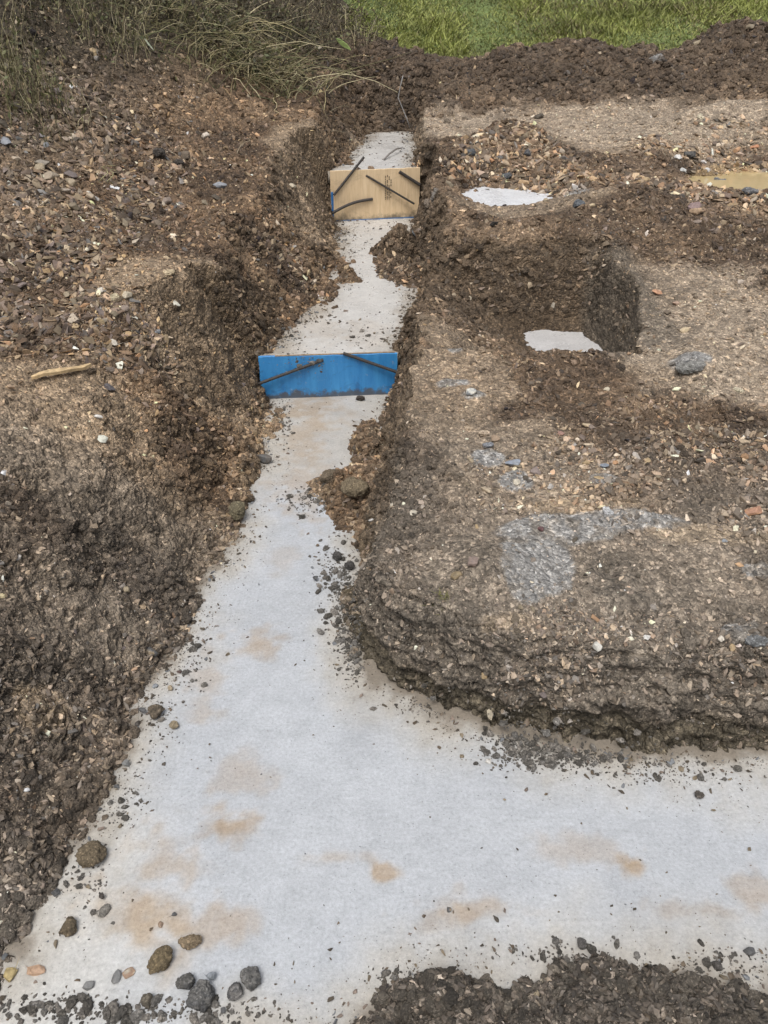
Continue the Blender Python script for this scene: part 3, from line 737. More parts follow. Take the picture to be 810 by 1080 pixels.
# crumbly grey gravel spilled in patches on the concrete
SP = [(60,1062,60,14,0,90,.0055),(150,1068,80,12,0,90,.006),(240,1070,60,12,0,60,.005),(560,792,45,16,0,260,.005),(620,800,60,10,0,160,.0045),(535,775,25,10,0,80,.005),(365,640,16,40,0,260,.006),(372,690,12,22,0,110,.005),
 (350,600,14,30,0,90,.005),(330,530,30,14,0,120,.006),(300,440,10,25,0,60,.006),(700,815,60,10,0,60,.004),(170,760,25,30,0,40,.004),(90,930,25,50,0,70,.004),(130,840,20,40,0,50,.004),(200,690,16,30,0,50,.005),(450,745,30,12,0,50,.004),(600,1005,60,12,0,60,.004),(760,1015,40,14,0,50,.004),(430,1030,40,10,0,40,.004),(320,380,25,10,.25,40,.006),(380,355,25,14,.25,30,.006),(300,345,15,16,.25,50,.008)]
o_, s_ = [], []
for (a, b, sx_, sy_, zz, n_, m_) in SP:
    for _ in range(int(n_ * 1.9)):
        p = on_z(a + rng.normal(0, sx_ * .6), min(b + rng.normal(0, sy_ * .6), 1120), zz)
        o_.append(tuple(p)); s_.append(min(m_ * .5 * (1 - rng.random()) ** (-1 / 2.2), m_ * 3))
o_ = np.array(o_); s_ = np.array(s_)
hh_ = h0(o_[:, 0], o_[:, 1]); o_[:, 2] = np.maximum(o_[:, 2], hh_)
cw = np.array([(.17,.16,.145),(.13,.12,.105),(.22,.20,.175),(.09,.082,.07)])[rng.integers(0, 4, len(o_))] * rng.uniform(.7, 1.2, len(o_))[:, None]
o = scatter('spilled_gravel', None, s_, rng.uniform(.6, 1, len(o_)), np.full(len(o_), .3), cw, LUMPS, M_CLOD, origin=o_, norm=np.tile(np.array([0, 0, 1.]), (len(o_), 1)))
tag(o, 'grey crumbly gravel spilled in loose patches onto the concrete', None, None, 'stuff')
#@@T0
# ------------------------------------------------------------------ form boards
def board(name, A, B, z0, z1, th, mat, edge_mat, seed, skirt=None):
    """vertical stop board between plan points A and B; returns its root empty, local x runs along the board"""
    L = (Vector(B) - Vector(A)).length; an = math.atan2(B[1] - A[1], B[0] - A[0])
    root = bpy.data.objects.new(name, None); COL.objects.link(root)
    root.location = ((A[0] + B[0]) / 2, (A[1] + B[1]) / 2, z0); root.rotation_euler = (R(2), 0, an)
    bm = bmesh.new(); bmesh.ops.create_cube(bm, size=1)
    for v in bm.verts: v.co = Vector((v.co.x * L, v.co.y * th, (v.co.z + .5) * (z1 - z0)))
    bmesh.ops.bevel(bm, geom=bm.edges[:], offset=.0015, segments=1, affect='EDGES')
    lo = [e for e in bm.edges if e.calc_length() > .1]
    bmesh.ops.subdivide_edges(bm, edges=lo, cuts=14, use_grid_fill=True)
    for v in bm.verts:
        x, z = v.co.x, v.co.z
        top = z > (z1 - z0) * .93
        q = random.Random(int(x * 130) + seed * 7).uniform(-1, 1)
        if top: v.co.z += .0022 * q
        if abs(x) > L * .49: v.co.x += .002 * random.Random(int(z * 90) + seed).uniform(-1, 1)
        v.co.y += .004 * math.sin(x * 4 + seed) * (z / (z1 - z0))
    me = bpy.data.meshes.new('panel'); bm.to_mesh(me); bm.free(); me.materials.append(mat)
    o = bpy.data.objects.new('panel', me); COL.objects.link(o); o.parent = root
    return root, L
mB, ntb, bb = newmat('blue_phenolic_board'); q = N(ntb)
mpn = q.n('ShaderNodeMapping'); q.l(q.coord(), mpn.inputs[0]); mpn.inputs['Scale'].default_value = (10, 10, 1.6)
c = q.mix((.030, .21, .52), (.06, .31, .64), q.ramp(q.noise(3, 5, .65, vec=mpn.outputs[0]), [(.3, 0), (.7, 1)]))
c = q.mix(c, (.035, .14, .33), q.ramp(q.noise(9, 6, .7, dist=1.2), [(.52, 0), (.68, .8)]))
sp = q.n('ShaderNodeSeparateXYZ'); q.l(q.coord(), sp.inputs[0])
low_ = q.math('ADD', q.math('MULTIPLY', sp.outputs[2], -14), q.math('MULTIPLY', q.noise(14, 5, .7), 2.7))
c = q.mix(c, (.085, .075, .06), q.ramp(low_, [(.55, 0), (.95, .85)]))
c = q.mix(c, (.38, .40, .41), q.ramp(q.noise(26, 6, .8, dist=.6), [(.60, 0), (.70, .55)]))
c = q.mix(c, (.05, .045, .04), q.ramp(q.noise(90, 5, .75), [(.64, 0), (.70, .8)]))
q.l(c, bb.inputs['Base Color']); bb.inputs['Roughness'].default_value = .42
q.l(q.bump(q.noise(40, 4), .3, .002), bb.inputs['Normal'])
mP, ntp, bp = newmat('bare_plywood'); q = N(ntp)
mpn = q.n('ShaderNodeMapping'); q.l(q.coord(), mpn.inputs[0]); mpn.inputs['Scale'].default_value = (26, 10, 2.2)
c = q.mix((.62, .45, .26), (.80, .62, .40), q.ramp(q.noise(2.2, 6, .7, vec=mpn.outputs[0], dist=.6), [(.3, 0), (.7, 1)]))
c = q.mix(c, (.42, .32, .20), q.ramp(q.noise(5, 6, .7, dist=1.5), [(.52, 0), (.72, .75)]))
sp = q.n('ShaderNodeSeparateXYZ'); q.l(q.coord(), sp.inputs[0])
low_ = q.math('ADD', q.math('MULTIPLY', sp.outputs[2], -9), q.math('MULTIPLY', q.noise(9, 5, .7), 2.0))
c = q.mix(c, (.12, .10, .07), q.ramp(low_, [(.45, 0), (.95, .8)]))
c = q.mix(c, (.07, .06, .05), q.ramp(q.noise(60, 5, .8), [(.68, 0), (.74, .7)]))
q.l(c, bp.inputs['Base Color']); bp.inputs['Roughness'].default_value = .7
q.l(q.bump(q.noise(2.2, 6, .7, vec=mpn.outputs[0]), .3, .002), bp.inputs['Normal'])
M_EDGE = simple('ply_edge', (.28, .20, .12), .8, .4, 60, .001)
M_BLUE = simple('blue_film', (.03, .15, .38), .5, .3, 30, .0005)
M_INK = simple('ink', (.10, .075, .05), .8, .3, 30, 0)
BA, BB_ = (-.715, 4.155), (.075, 4.222)
b1, L1 = board('form_board', BA, BB_, -.01, .262, .018, mB, M_EDGE, 3)
tag(b1, 'blue painted form board across the trench holding the middle concrete step', 'form board')
PA, PB = (-.485, 7.435), (.325, 7.60)
b2, L2 = board('form_board', PA, PB, .235, .682, .018, mP, M_EDGE, 5)
tag(b2, 'tan bare plywood form board with faint stamp holding the farthest step', 'form board')
def boxpart(name, parent, x, y, z, sx, sy, sz, mat, rot=0):
    bm = bmesh.new(); bmesh.ops.create_cube(bm, size=1)
    for v in bm.verts: v.co = Vector((v.co.x * sx, v.co.y * sy, v.co.z * sz))
    bmesh.ops.bevel(bm, geom=bm.edges[:], offset=min(sx, sy, sz) * .2, segments=1, affect='EDGES')
    me = bpy.data.meshes.new(name); bm.to_mesh(me); bm.free(); me.materials.append(mat)
    o = bpy.data.objects.new(name, me); COL.objects.link(o); o.parent = parent; o.location = (x, y, z); o.rotation_euler = (0, rot, 0)
    return o
boxpart('bare_edge', b1, L1 * .05, 0, .2745, L1 * .86, .012, .003, M_EDGE)
boxpart('blue_side', b2, -L2 / 2 + .012, -.0115, .15, .022, .004, .24, M_BLUE)
boxpart('blue_side', b2, 0, -.0115, .012, L2 * .9, .004, .016, M_BLUE)
# the worn maker's stamp: rows of small marks, none of them legible
bm = bmesh.new(); rr = random.Random(4)
for colx in range(4):
    zz = 0
    while zz < .20:
        hgt = rr.uniform(.008, .022)
        if rr.random() < .8:
            r_ = bmesh.ops.create_cube(bm, size=1)
            for v in r_['verts']: v.co = Vector((v.co.x * rr.uniform(.006, .009) + colx * .017, v.co.y * .0006, v.co.z * hgt * .8 + zz))
        zz += hgt + .004
me = bpy.data.meshes.new('stamp'); bm.to_mesh(me); bm.free(); me.materials.append(M_INK)
st = bpy.data.objects.new('stamp', me); COL.objects.link(st); st.parent = b2; st.location = (.09, -.0165, .19); st['label'] = 'dark worn stamp printed in short upright rows'

# ------------------------------------------------------------------ steel pins wedged against the boards
M_ROD = simple('rusty_steel', (.045, .038, .034), .6, .4, 90, .002)
def rod(pa, pb, za, zb, rad, name, label, grp, ribs=True, bend=0.0, colr=(.05, .04, .035)):
    A, B = Vector(pa), Vector(pb); n = 60
    P = [A.lerp(B, i / n) + Vector((0, 0, bend * math.sin(math.pi * i / n))) for i in range(n + 1)]
    r = np.array([rad * (1 + (.14 if (i // 1) % 2 and ribs else 0)) for i in range(n + 1)])
    o = tube_obj(name, [tuple(p) for p in P], r, colr, M_ROD if ribs else M_PLANT, 10)
    recentre(o); tag(o, label, 'steel pin' if ribs else 'stick', grp); return o
def plane_pt(px, py, A, B, off):
    d = ray(px, py); a = Vector((A[0], A[1], 0)); u = Vector((B[0] - A[0], B[1] - A[1], 0)).normalized(); n = Vector((u.y, -u.x, 0))
    t = (a + n * off - Vector((0, 0, HC))).dot(n) / d.dot(n)
    return Vector((0, 0, HC)) + d * t
pin = lambda p, A, B, off: plane_pt(p[0], p[1], A, B, off)
g = 'dark pins bracing the form boards'
rod(pin((272, 405), BA, BB_, .045), pin((341, 379.5), BA, BB_, .022), 0, 0, .0085, 'steel_pin', 'dark steel pin slanting up to the right across the left half of blue board', g)
rod(pin((362, 372.5), BA, BB_, .024), pin((423, 394), BA, BB_, .05), 0, 0, .0085, 'steel_pin', 'dark steel pin slanting down to the right across the right half of blue board', g)
rod(pin((352, 206), PA, PB, .04), pin((384, 165.5), PA, PB, .03), 0, 0, .0105, 'steel_pin', 'longest dark pin leaning over the top of plywood board at its left', g)
rod(pin((386, 185), PA, PB, .024), pin((437, 215), PA, PB, .06), 0, 0, .0085, 'steel_pin', 'thin dark pin crossing the middle of plywood board', g)
rod(pin((421, 181), PA, PB, .024), pin((443, 195), PA, PB, .04), 0, 0, .013, 'steel_pin', 'short thick dark pin at the right end of plywood board', g)
rod(pin((350, 225), PA, PB, .06), pin((393, 210), PA, PB, .024), 0, 0, .012, 'steel_pin', 'bent thick dark pin low on the left of plywood board', g, bend=.025)

# ------------------------------------------------------------------ single stones and clods, each in its place
def width_at(p, px): return px * (Vector((0, 0, HC)) - p).length * .93 / F
GREY, DGREY, BROWN, OLIVE, TAN, PALE, ORANGE, MAUVE, BLUEG, WHITE, DARK = (.20,.20,.195), (.10,.10,.10), (.16,.12,.08), (.16,.125,.08), (.36,.28,.18), (.50,.45,.36), (.40,.23,.12), (.22,.175,.155), (.25,.265,.28), (.62,.60,.56), (.06,.05,.042)
STONES = [ # px, py, width px, aspect (depth/width), height/width, kind, colour, second colour, name, label, category
 (74,979,19,1.2,.55,'clod',OLIVE,None,'clod','rounded olive-brown clod alone on the concrete near the left wall','clod'),
 (38,1023,22,.7,.35,'stone',(.45,.30,.20),PALE,'stone','flat orange and white stone at the bottom left corner of the concrete','stone'),
 (11,1027,16,1.2,.5,'stone',(.42,.33,.16),None,'stone','yellowish stone at the very edge of the concrete, bottom left','stone'),
 (94,1040,16,.85,.45,'stone',GREY,None,'pebble','smooth grey pebble between the orange-white stone and the grey-brown pair','pebble'),
 (122,1031,13,1.4,.7,'stone',GREY,DGREY,'stone','upright grey stone touching a brown one on the concrete','stone'),
 (136,1026,14,1.1,.6,'stone',(.27,.18,.12),PALE,'stone','brown stone with a pale edge touching a grey one on the concrete','stone'),
 (170,1013,31,.75,.55,'clod',(.20,.155,.09),None,'clod','biggest brown clod on the near concrete, split by a crack','clod'),
 (201,992,25,.7,.35,'clod',(.25,.19,.12),None,'clod','crumbly tan-brown clod just above the big cracked clod','clod'),
 (156,1056,14,1.1,.7,'clod',(.15,.13,.10),None,'clod','small dark clod below the big cracked clod','clod'),
 (212,1052,34,.8,.5,'clod',(.17,.165,.155),DGREY,'clod','largest dark grey crumbly clod at the bottom of the concrete','clod'),
 (196,1037,24,.7,.5,'clod',(.13,.125,.115),DGREY,'clod','dark grey clod behind the largest grey crumbly clod','clod'),
 (224,1031,14,.8,.5,'stone',(.22,.24,.26),None,'stone','blue-grey stone beside the two dark grey clods','stone'),
 (266,1033,26,.9,.55,'clod',(.17,.165,.155),DGREY,'clod','upper half of the grey clod pair right of the big clods','clod'),
 (248,1046,20,.9,.5,'clod',(.19,.18,.17),DGREY,'clod','lower left half of the grey clod pair right of the big clods','clod'),
 (170,974,11,.8,.5,'stone',(.28,.20,.14),None,'pebble','small pinkish-brown pebble above the cracked clod','pebble'),
 (160,980,6,.9,.6,'stone',BROWN,None,'pebble','tiny brown pebble left of the pinkish-brown pebble','pebble'),
 (184,965,7,.9,.6,'stone',DGREY,None,'pebble','tiny dark pebble above and right of the pinkish-brown pebble','pebble'),
 (236,1066,8,.9,.6,'stone',DGREY,None,'pebble','tiny dark pebble under the grey clod pair','pebble'),
 (59,941,13,.9,.6,'stone',DGREY,None,'pebble','dark grey pebble on the concrete close to the left wall foot','pebble'),
 (98,903,32,1.1,.45,'clod',OLIVE,(.10,.08,.05),'clod','large crumbly olive clod at the left edge of the near concrete','clod'),
 (108,947,10,.8,.7,'stone',DARK,None,'pebble','black-brown pebble below the large olive clod','pebble'),
 (110,960,16,.8,.3,'clod',(.27,.25,.22),None,'clod','low grey clod pressed onto the stained concrete','clod'),
 (165,752,20,1.0,.6,'clod',(.15,.12,.085),None,'clod','dark brown clod on the concrete beside the left wall, midway','clod'),
 (151,752,11,1.0,.6,'stone',DGREY,None,'stone','dark stone left of the dark brown midway clod','stone'),
 (146,762,10,.8,.5,'stone',DARK,None,'pebble','dark oblong pebble below the midway clod','pebble'),
 (163,723,10,.9,.5,'stone',BLUEG,None,'pebble','blue-grey pebble at the concrete edge above the midway clod','pebble'),
 (180,726,9,.9,.8,'stone',(.30,.24,.16),None,'pebble','round tan pebble above the midway clod','pebble'),
 (180,748,6,.9,.7,'stone',BROWN,None,'pebble','tiny brown pebble right of the midway clod','pebble'),
 (184,765,12,.9,.5,'clod',(.33,.27,.18),None,'clod','pale tan crumb lying right below the midway clod','clod'),
 (189,709,8,.7,.7,'stone',(.12,.08,.07),None,'pebble','dark reddish pebble alone on the upper left of near concrete','pebble'),
 (160,687,20,.7,.5,'stone',DGREY,TAN,'stone','dark slab-like stone with a yellow top at the foot of left wall','stone'),
 (134,806,13,.8,.55,'stone',(.17,.17,.165),None,'pebble','grey pebble at the left of the concrete above the yellow stain','pebble'),
 (123,829,9,.7,.5,'stone',DGREY,None,'pebble','slim dark pebble below the grey pebble on the left','pebble'),
 (105,854,7,.8,.6,'stone',DGREY,None,'pebble','small dark pebble halfway to the olive clod','pebble'),
 (277,483,30,.6,.55,'stone',(.12,.105,.09),DGREY,'rock','largest dark rock at the foot of the left wall below the blue board','rock'),
 (250,541,27,.8,.6,'clod',(.17,.145,.09),None,'clod','brown clod bulging from the foot of left wall over the concrete','clod'),
 (303,414,14,.8,.6,'stone',(.42,.36,.25),None,'stone','pale tan stone at the lower left corner of the blue board','stone'),
 (294,443,9,.8,.6,'stone',PALE,None,'stone','small pale stone below the left corner of the blue board','stone'),
 (380,421,12,.6,.5,'clod',DARK,None,'clod','dark crumb on the concrete below the blue board','clod'),
 (356,588,13,.9,.7,'clod',(.08,.075,.07),None,'clod','dark rounded clod on the concrete left of the gravel spill','clod'),
 (333,611,11,.8,.6,'stone',(.09,.09,.09),None,'pebble','dark angular pebble alone on the concrete in mid trench','pebble'),
 (369,598,14,.8,.7,'clod',(.08,.075,.07),None,'clod','dark clod at the edge of the gravel spill','clod'),
 (375,516,38,.7,.6,'clod',(.19,.15,.095),None,'clod','big smooth brown clod on top of the earth slipped into the trench','clod'),
 (348,503,30,.7,.45,'clod',(.16,.125,.085),None,'clod','flat brown clod on the left of the slipped earth','clod'),
 (335,575,7,.8,.6,'stone',BROWN,None,'pebble','tiny brown pebble above the mid trench dark pebble','pebble'),
 (516,803,11,.9,.6,'stone',WHITE,TAN,'stone','whitish stone on the concrete left of the grey gravel heap','stone'),
 (473,959,9,.9,.7,'stone',DGREY,TAN,'pebble','round grey pebble on the brown stain in the middle of concrete','pebble'),
 (789,1002,15,.9,.6,'stone',(.10,.10,.10),None,'stone','dark grey pointed stone on the near concrete at far right','stone'),
 (756,1019,11,.9,.6,'clod',(.12,.11,.10),None,'clod','dark crumb below the dark pointed stone at right','clod'),
 (737,839,12,.8,.5,'clod',(.12,.105,.09),None,'clod','dark crumb on the concrete below the right end of the cut face','clod'),
 (778,811,10,.8,.5,'clod',(.17,.16,.14),None,'clod','grey crumb right under the cut face near the frame edge','clod'),
 (613,995,13,.9,.6,'clod',(.15,.14,.13),None,'clod','grey clod standing above the near gravel edge','clod'),
 (576,838,6,.9,.6,'stone',BROWN,None,'pebble','small brown pebble below the grey gravel heap','pebble'),
 (532,843,5,.9,.6,'stone',TAN,None,'pebble','tan pebble on clear concrete below the grey gravel heap','pebble'),
 (497,413,20,.7,.5,'stone',(.55,.53,.46),BLUEG,'rock','pale whitish lump of rock on the ground right of the blue board','rock'),
 (541,488,25,.6,.5,'stone',(.25,.28,.33),BLUEG,'rock','blue-grey rock in the middle of the right-hand ground','rock'),
 (514,470,17,.6,.3,'clod',(.26,.27,.29),None,'clod','crumbly blue-grey lump left of the blue-grey rock','clod'),
 (564,497,16,1.2,.5,'stone',MAUVE,None,'stone','mauve shale flake right of the blue-grey rock','stone'),
 (544,508,14,.9,.5,'stone',PALE,None,'stone','pale stone directly below the blue-grey rock','stone'),
 (522,462,17,.8,.4,'stone',(.30,.22,.15),None,'stone','brown stone above the crumbly blue-grey lump','stone'),
 (591,456,12,.9,.4,'stone',(.33,.20,.16),None,'stone','pinkish stone on the ground up right of the blue-grey rock','stone'),
 (692,308,17,.6,.4,'stone',(.45,.25,.15),None,'stone','orange-pink flat stone on the pale ground right of the square pit','stone'),
 (722,348,18,.5,.3,'stone',(.50,.40,.26),None,'stone','flat pale yellow stone on the pale ground below the orange-pink one','stone'),
 (712,320,13,.5,.4,'stone',(.40,.28,.21),None,'stone','small pinkish stone beside the orange-pink flat stone','stone'),
 (727,387,36,.5,.28,'clod',(.22,.215,.20),DGREY,'rock','crumbling grey shale lump right of the square pit','rock'),
 (637,491,15,.7,.4,'stone',(.24,.27,.31),None,'stone','blue-grey stone with an orange neighbour on the right-hand ground','stone'),
 (648,487,11,.7,.4,'stone',ORANGE,None,'stone','orange stone touching a blue-grey one on the right-hand ground','stone'),
 (512,516,20,.4,.3,'stone',(.42,.34,.24),None,'stone','long flat tan stone on the ground near the clay patch','stone'),
 (571,558,12,.8,.6,'stone',(.14,.07,.07),None,'stone','dark red stone on the grey clay patch','stone'),
 (499,592,24,.8,.5,'stone',(.24,.18,.15),MAUVE,'rock','brown-mauve rock left of the grey clay patch','rock'),
 (481,606,20,.6,.5,'stone',(.25,.19,.11),None,'rock','flat brown rock below the brown-mauve rock near the corner','rock'),
 (630,681,16,.9,.6,'stone',(.58,.56,.50),None,'stone','bright whitish stone near the top of the cut face','stone'),
 (759,674,11,.9,.6,'stone',(.62,.56,.47),None,'pebble','cream pebble at right above the cut face','pebble'),
 (779,682,9,.9,.6,'stone',(.62,.52,.45),None,'pebble','pinkish-white pebble right of the cream pebble','pebble'),
 (682,672,11,.8,.5,'stone',WHITE,None,'stone','small white stone left of the cream pebble','stone'),
 (795,538,28,.6,.3,'stone',(.36,.20,.13),ORANGE,'stone','rusty orange slab of stone at the right frame edge','stone'),
 (797,676,26,.7,.3,'clod',(.22,.225,.225),None,'clod','big blue-grey lump at the right frame edge above the cut face','clod'),
 (764,570,9,.8,.4,'stone',BLUEG,None,'stone','little blue-grey stone below the rusty slab','stone'),
 (780,595,13,.6,.3,'stone',(.50,.32,.18),None,'stone','pale orange stone on the ground below the little blue-grey one','stone'),
 (640,410,11,.8,.4,'stone',(.5,.44,.33),None,'stone','pale stone on trodden ground below the square pit','stone'),
 (619,449,15,.6,.3,'stone',(.48,.38,.25),None,'stone','flat cream-brown stone below the square pit','stone'),
 (392,553,9,.8,.4,'stone',WHITE,None,'stone','small white stone on the right rim of the trench','stone'),
 (436,540,12,1.3,.4,'stone',PALE,None,'stone','tall pale stone on the right rim of the trench','stone'),
 (413,532,9,.9,.4,'stone',PALE,None,'stone','pale stone between the white and the tall pale rim stones','stone'),
 (217,144,12,1,.7,'stone',(.55,.48,.40),None,'stone','round pale stone high on the left slope','stone'),
 (186,320,13,.8,.4,'stone',(.52,.50,.42),None,'stone','pale flat stone alone on the brown left bank','stone'),
 (54,187,22,.8,.5,'stone',(.33,.27,.20),None,'rock','broad tan rock among the shale on the left slope','rock'),
 (75,193,19,.7,.5,'stone',(.36,.29,.20),None,'rock','pointed tan rock right of the broad tan rock','rock'),
 (44,172,22,.5,.4,'stone',(.24,.21,.17),None,'rock','long grey-brown rock above the broad tan rock','rock'),
 (70,201,18,.5,.4,'stone',(.30,.25,.20),None,'rock','slanting shale slab below the pointed tan rock','rock'),
 (96,208,14,.7,.5,'stone',(.40,.32,.23),None,'rock','light tan rock lowest of the row on left slope','rock'),
 (6,149,15,.9,.5,'stone',(.25,.26,.28),None,'rock','blue-grey rock at the left frame edge','rock'),
 (17,167,14,.5,.4,'stone',(.44,.36,.27),None,'rock','pale flat rock beside the left frame edge','rock'),
 (50,154,13,.8,.5,'stone',(.25,.25,.26),None,'stone','grey stone up right of the pale flat rock','stone'),
 (45,143,12,.8,.5,'stone',(.22,.2,.2),None,'stone','dark grey shale stone above the other grey one','stone'),
 (170,165,16,.8,.6,'clod',DARK,None,'clod','almost black clod halfway up the left slope','clod'),
 (188,173,13,.6,.5,'clod',DARK,None,'clod','smaller black clod right below the first black one','clod'),
 (233,195,22,.5,.4,'stone',(.24,.25,.27),None,'stone','blue-grey flat stone on the left bank by the plywood','stone'),
 (308,196,10,.9,.6,'stone',(.48,.41,.30),None,'stone','tan stone close to the rim left of the plywood','stone'),
 (115,409,18,.7,.5,'stone',(.11,.10,.105),None,'stone','dark purple-black stone right of the wooden splinter','stone'),
 (104,441,12,.6,.5,'stone',WHITE,None,'stone','white stone on the left bank below the dark one','stone'),
 (108,462,15,1.2,.3,'stone',(.55,.55,.47),None,'stone','greenish-white flake on the left bank','stone'),
 (13,410,14,.6,.4,'stone',(.38,.27,.18),None,'stone','brown-orange stone left of the wooden splinter','stone'),
 (22,300,17,.9,.4,'stone',MAUVE,None,'rock','mauve shale rock at the left edge of the scree','rock'),
 (28,833,8,.8,.5,'stone',(.75,.75,.74),None,'stone','bright white speck of stone on the near left wall','stone'),
 (2,628,10,.8,.5,'stone',(.5,.42,.25),None,'stone','yellow stone at the left edge of the near bank','stone'),
 (759,194,22,.5,.34,'clod',(.15,.155,.16),DGREY,'clod','dark blue-grey clay lump on the left shore of the puddle','clod'),
 (790,203,18,.5,.3,'clod',(.16,.16,.165),None,'clod','grey clay lump on the near shore of the puddle','clod'),
 (733,218,20,.8,.5,'stone',(.24,.17,.16),None,'rock','mauve-brown rock at the near left of the puddle','rock'),
 (765,206,12,.9,.6,'stone',(.16,.11,.08),None,'rock','brown block-shaped rock between two clay lumps','rock'),
 (733,223,20,.5,.5,'stone',(.40,.28,.18),None,'rock','tan rock in front of the mauve-brown rock','rock'),
 (714,167,10,1.2,.7,'stone',(.60,.58,.55),None,'stone','white upright stone at the left foot of puddle rubble','stone'),
 (741,172,10,.9,.7,'stone',(.66,.62,.58),None,'stone','brightest white stone above the clay lump','stone'),
 (745,180,8,.9,.7,'stone',(.62,.60,.58),None,'stone','small white stone under the brightest white one','stone'),
 (720,180,10,.9,.6,'stone',(.5,.5,.48),None,'stone','pale grey stone left of the small white one','stone'),
 (797,155,12,.7,.5,'stone',(.45,.22,.12),None,'stone','brick-orange stone in the rubble beyond the puddle','stone'),
 (684,163,12,.6,.4,'stone',(.52,.38,.22),None,'stone','yellow-tan stone on pale ground left of puddle rubble','stone'),
 (700,174,9,.8,.4,'stone',(.42,.28,.17),None,'stone','small brown stone right below the yellow-tan one','stone'),
 (728,164,15,.7,.4,'clod',(.11,.105,.10),None,'clod','dark lump between the white stones of the rubble','clod'),
 (497,163,14,.7,.5,'clod',(.10,.105,.11),None,'clod','black-blue clay lump at left of the rubble by the far pad','clod'),
 (535,188,14,.7,.5,'clod',(.11,.115,.12),None,'clod','dark grey clay lump right behind the white pad','clod'),
 (556,163,9,.9,.6,'clod',(.10,.10,.105),None,'clod','small dark clay lump high in the rubble by the far pad','clod'),
 (519,170,10,.9,.6,'stone',(.45,.24,.12),None,'stone','orange stone in the rubble left of the dark clay lumps','stone'),
 (609,216,17,.6,.4,'clod',(.12,.13,.14),None,'clod','dark grey lump right of the white pad','clod'),
 (624,216,12,.5,.4,'stone',(.55,.44,.28),None,'stone','pale yellow stone beside the dark grey lump','stone'),
 (521,237,10,.5,.5,'clod',(.04,.035,.03),None,'clod','black clod in front of the white pad','clod'),
 (560,220,9,.6,.4,'stone',(.30,.22,.16),None,'stone','brown stone just in front of the white pad','stone'),
 (605,192,11,.6,.4,'stone',(.52,.40,.25),None,'stone','cream stone right behind the white pad','stone'),
 (583,322,11,.8,.5,'stone',(.30,.26,.20),None,'stone','grey-tan stone stuck in the back wall of the square pit','stone'),
 (506,262,9,.9,.5,'stone',(.50,.34,.16),None,'stone','yellow-orange stone on the slope left of the square pit','stone'),
]
for i, (px, py, wpx, asp, hw, kind, c1, c2, nm, lab, cat) in enumerate(STONES):
    p, nn = hit(px, py + wpx * .12)
    hwid = width_at(p, wpx) / 2 * (.78 if kind == 'clod' else .92)
    me = rock_mesh(nm, 300 + i, hwid, hwid * asp, hwid * max(hw, .35) * (1.15 if kind == 'clod' else 1), kind, c1, c2)
    o = bpy.data.objects.new(nm, me); COL.objects.link(o)
    o.location = p - nn * hwid * .10
    q_r = Vector((0, 0, 1)).rotation_difference((nn + Vector((0, 0, 1.2))).normalized())
    o.rotation_mode = 'QUATERNION'; o.rotation_quaternion = q_r @ Quaternion((0, 0, 1), random.uniform(-.5, .5) if asp < .75 or asp > 1.15 else random.uniform(0, 6.28))
    tag(o, lab, cat)
print('stones', round(time.time() - T0, 1))

# the largest of the rest, one object each; alike ones share a label
PNAME = ['dark brown', 'brown', 'tan', 'blackish', 'grey-mauve', 'sandy', 'pale', 'rust-orange', 'dark mauve', 'blue-grey', 'whitish']
def zone(p):
    if p.y > 9.3: return 'on the dark spoil heap below the grass'
    if p.x > xcl(p.y):
        if p.y < 1.2: return 'in the near gravel at the bottom'
        if p.y < 2.6: return 'on top of the corner block'
        if p.y < 3.7: return 'on the ground in front of the square pit'
        if p.y < 5.6: return 'around the square pit'
        return 'in the rubble round the far hole and puddle' if p.x > .45 else 'on the right rim of the upper trench'
    if p.y < 2.4: return 'on the near left bank'
    if np.interp(p.y, XB_Y, XB_X) - p.x > -.1: return 'in the shale scree of the left slope'
    return 'on the left bank beside the trench'
variants = []
for k in range(10):
    Vh, Fh = hull(13, 1, random.uniform(.5, .85), random.uniform(.28, .6), 900 + k); variants.append((k, Vh.shape))
vm = {}
iz = pick(2600); nput = 0
okf = frame.ravel()[iz]; szc = ds_ = dc.ravel()[iz]
taken = []
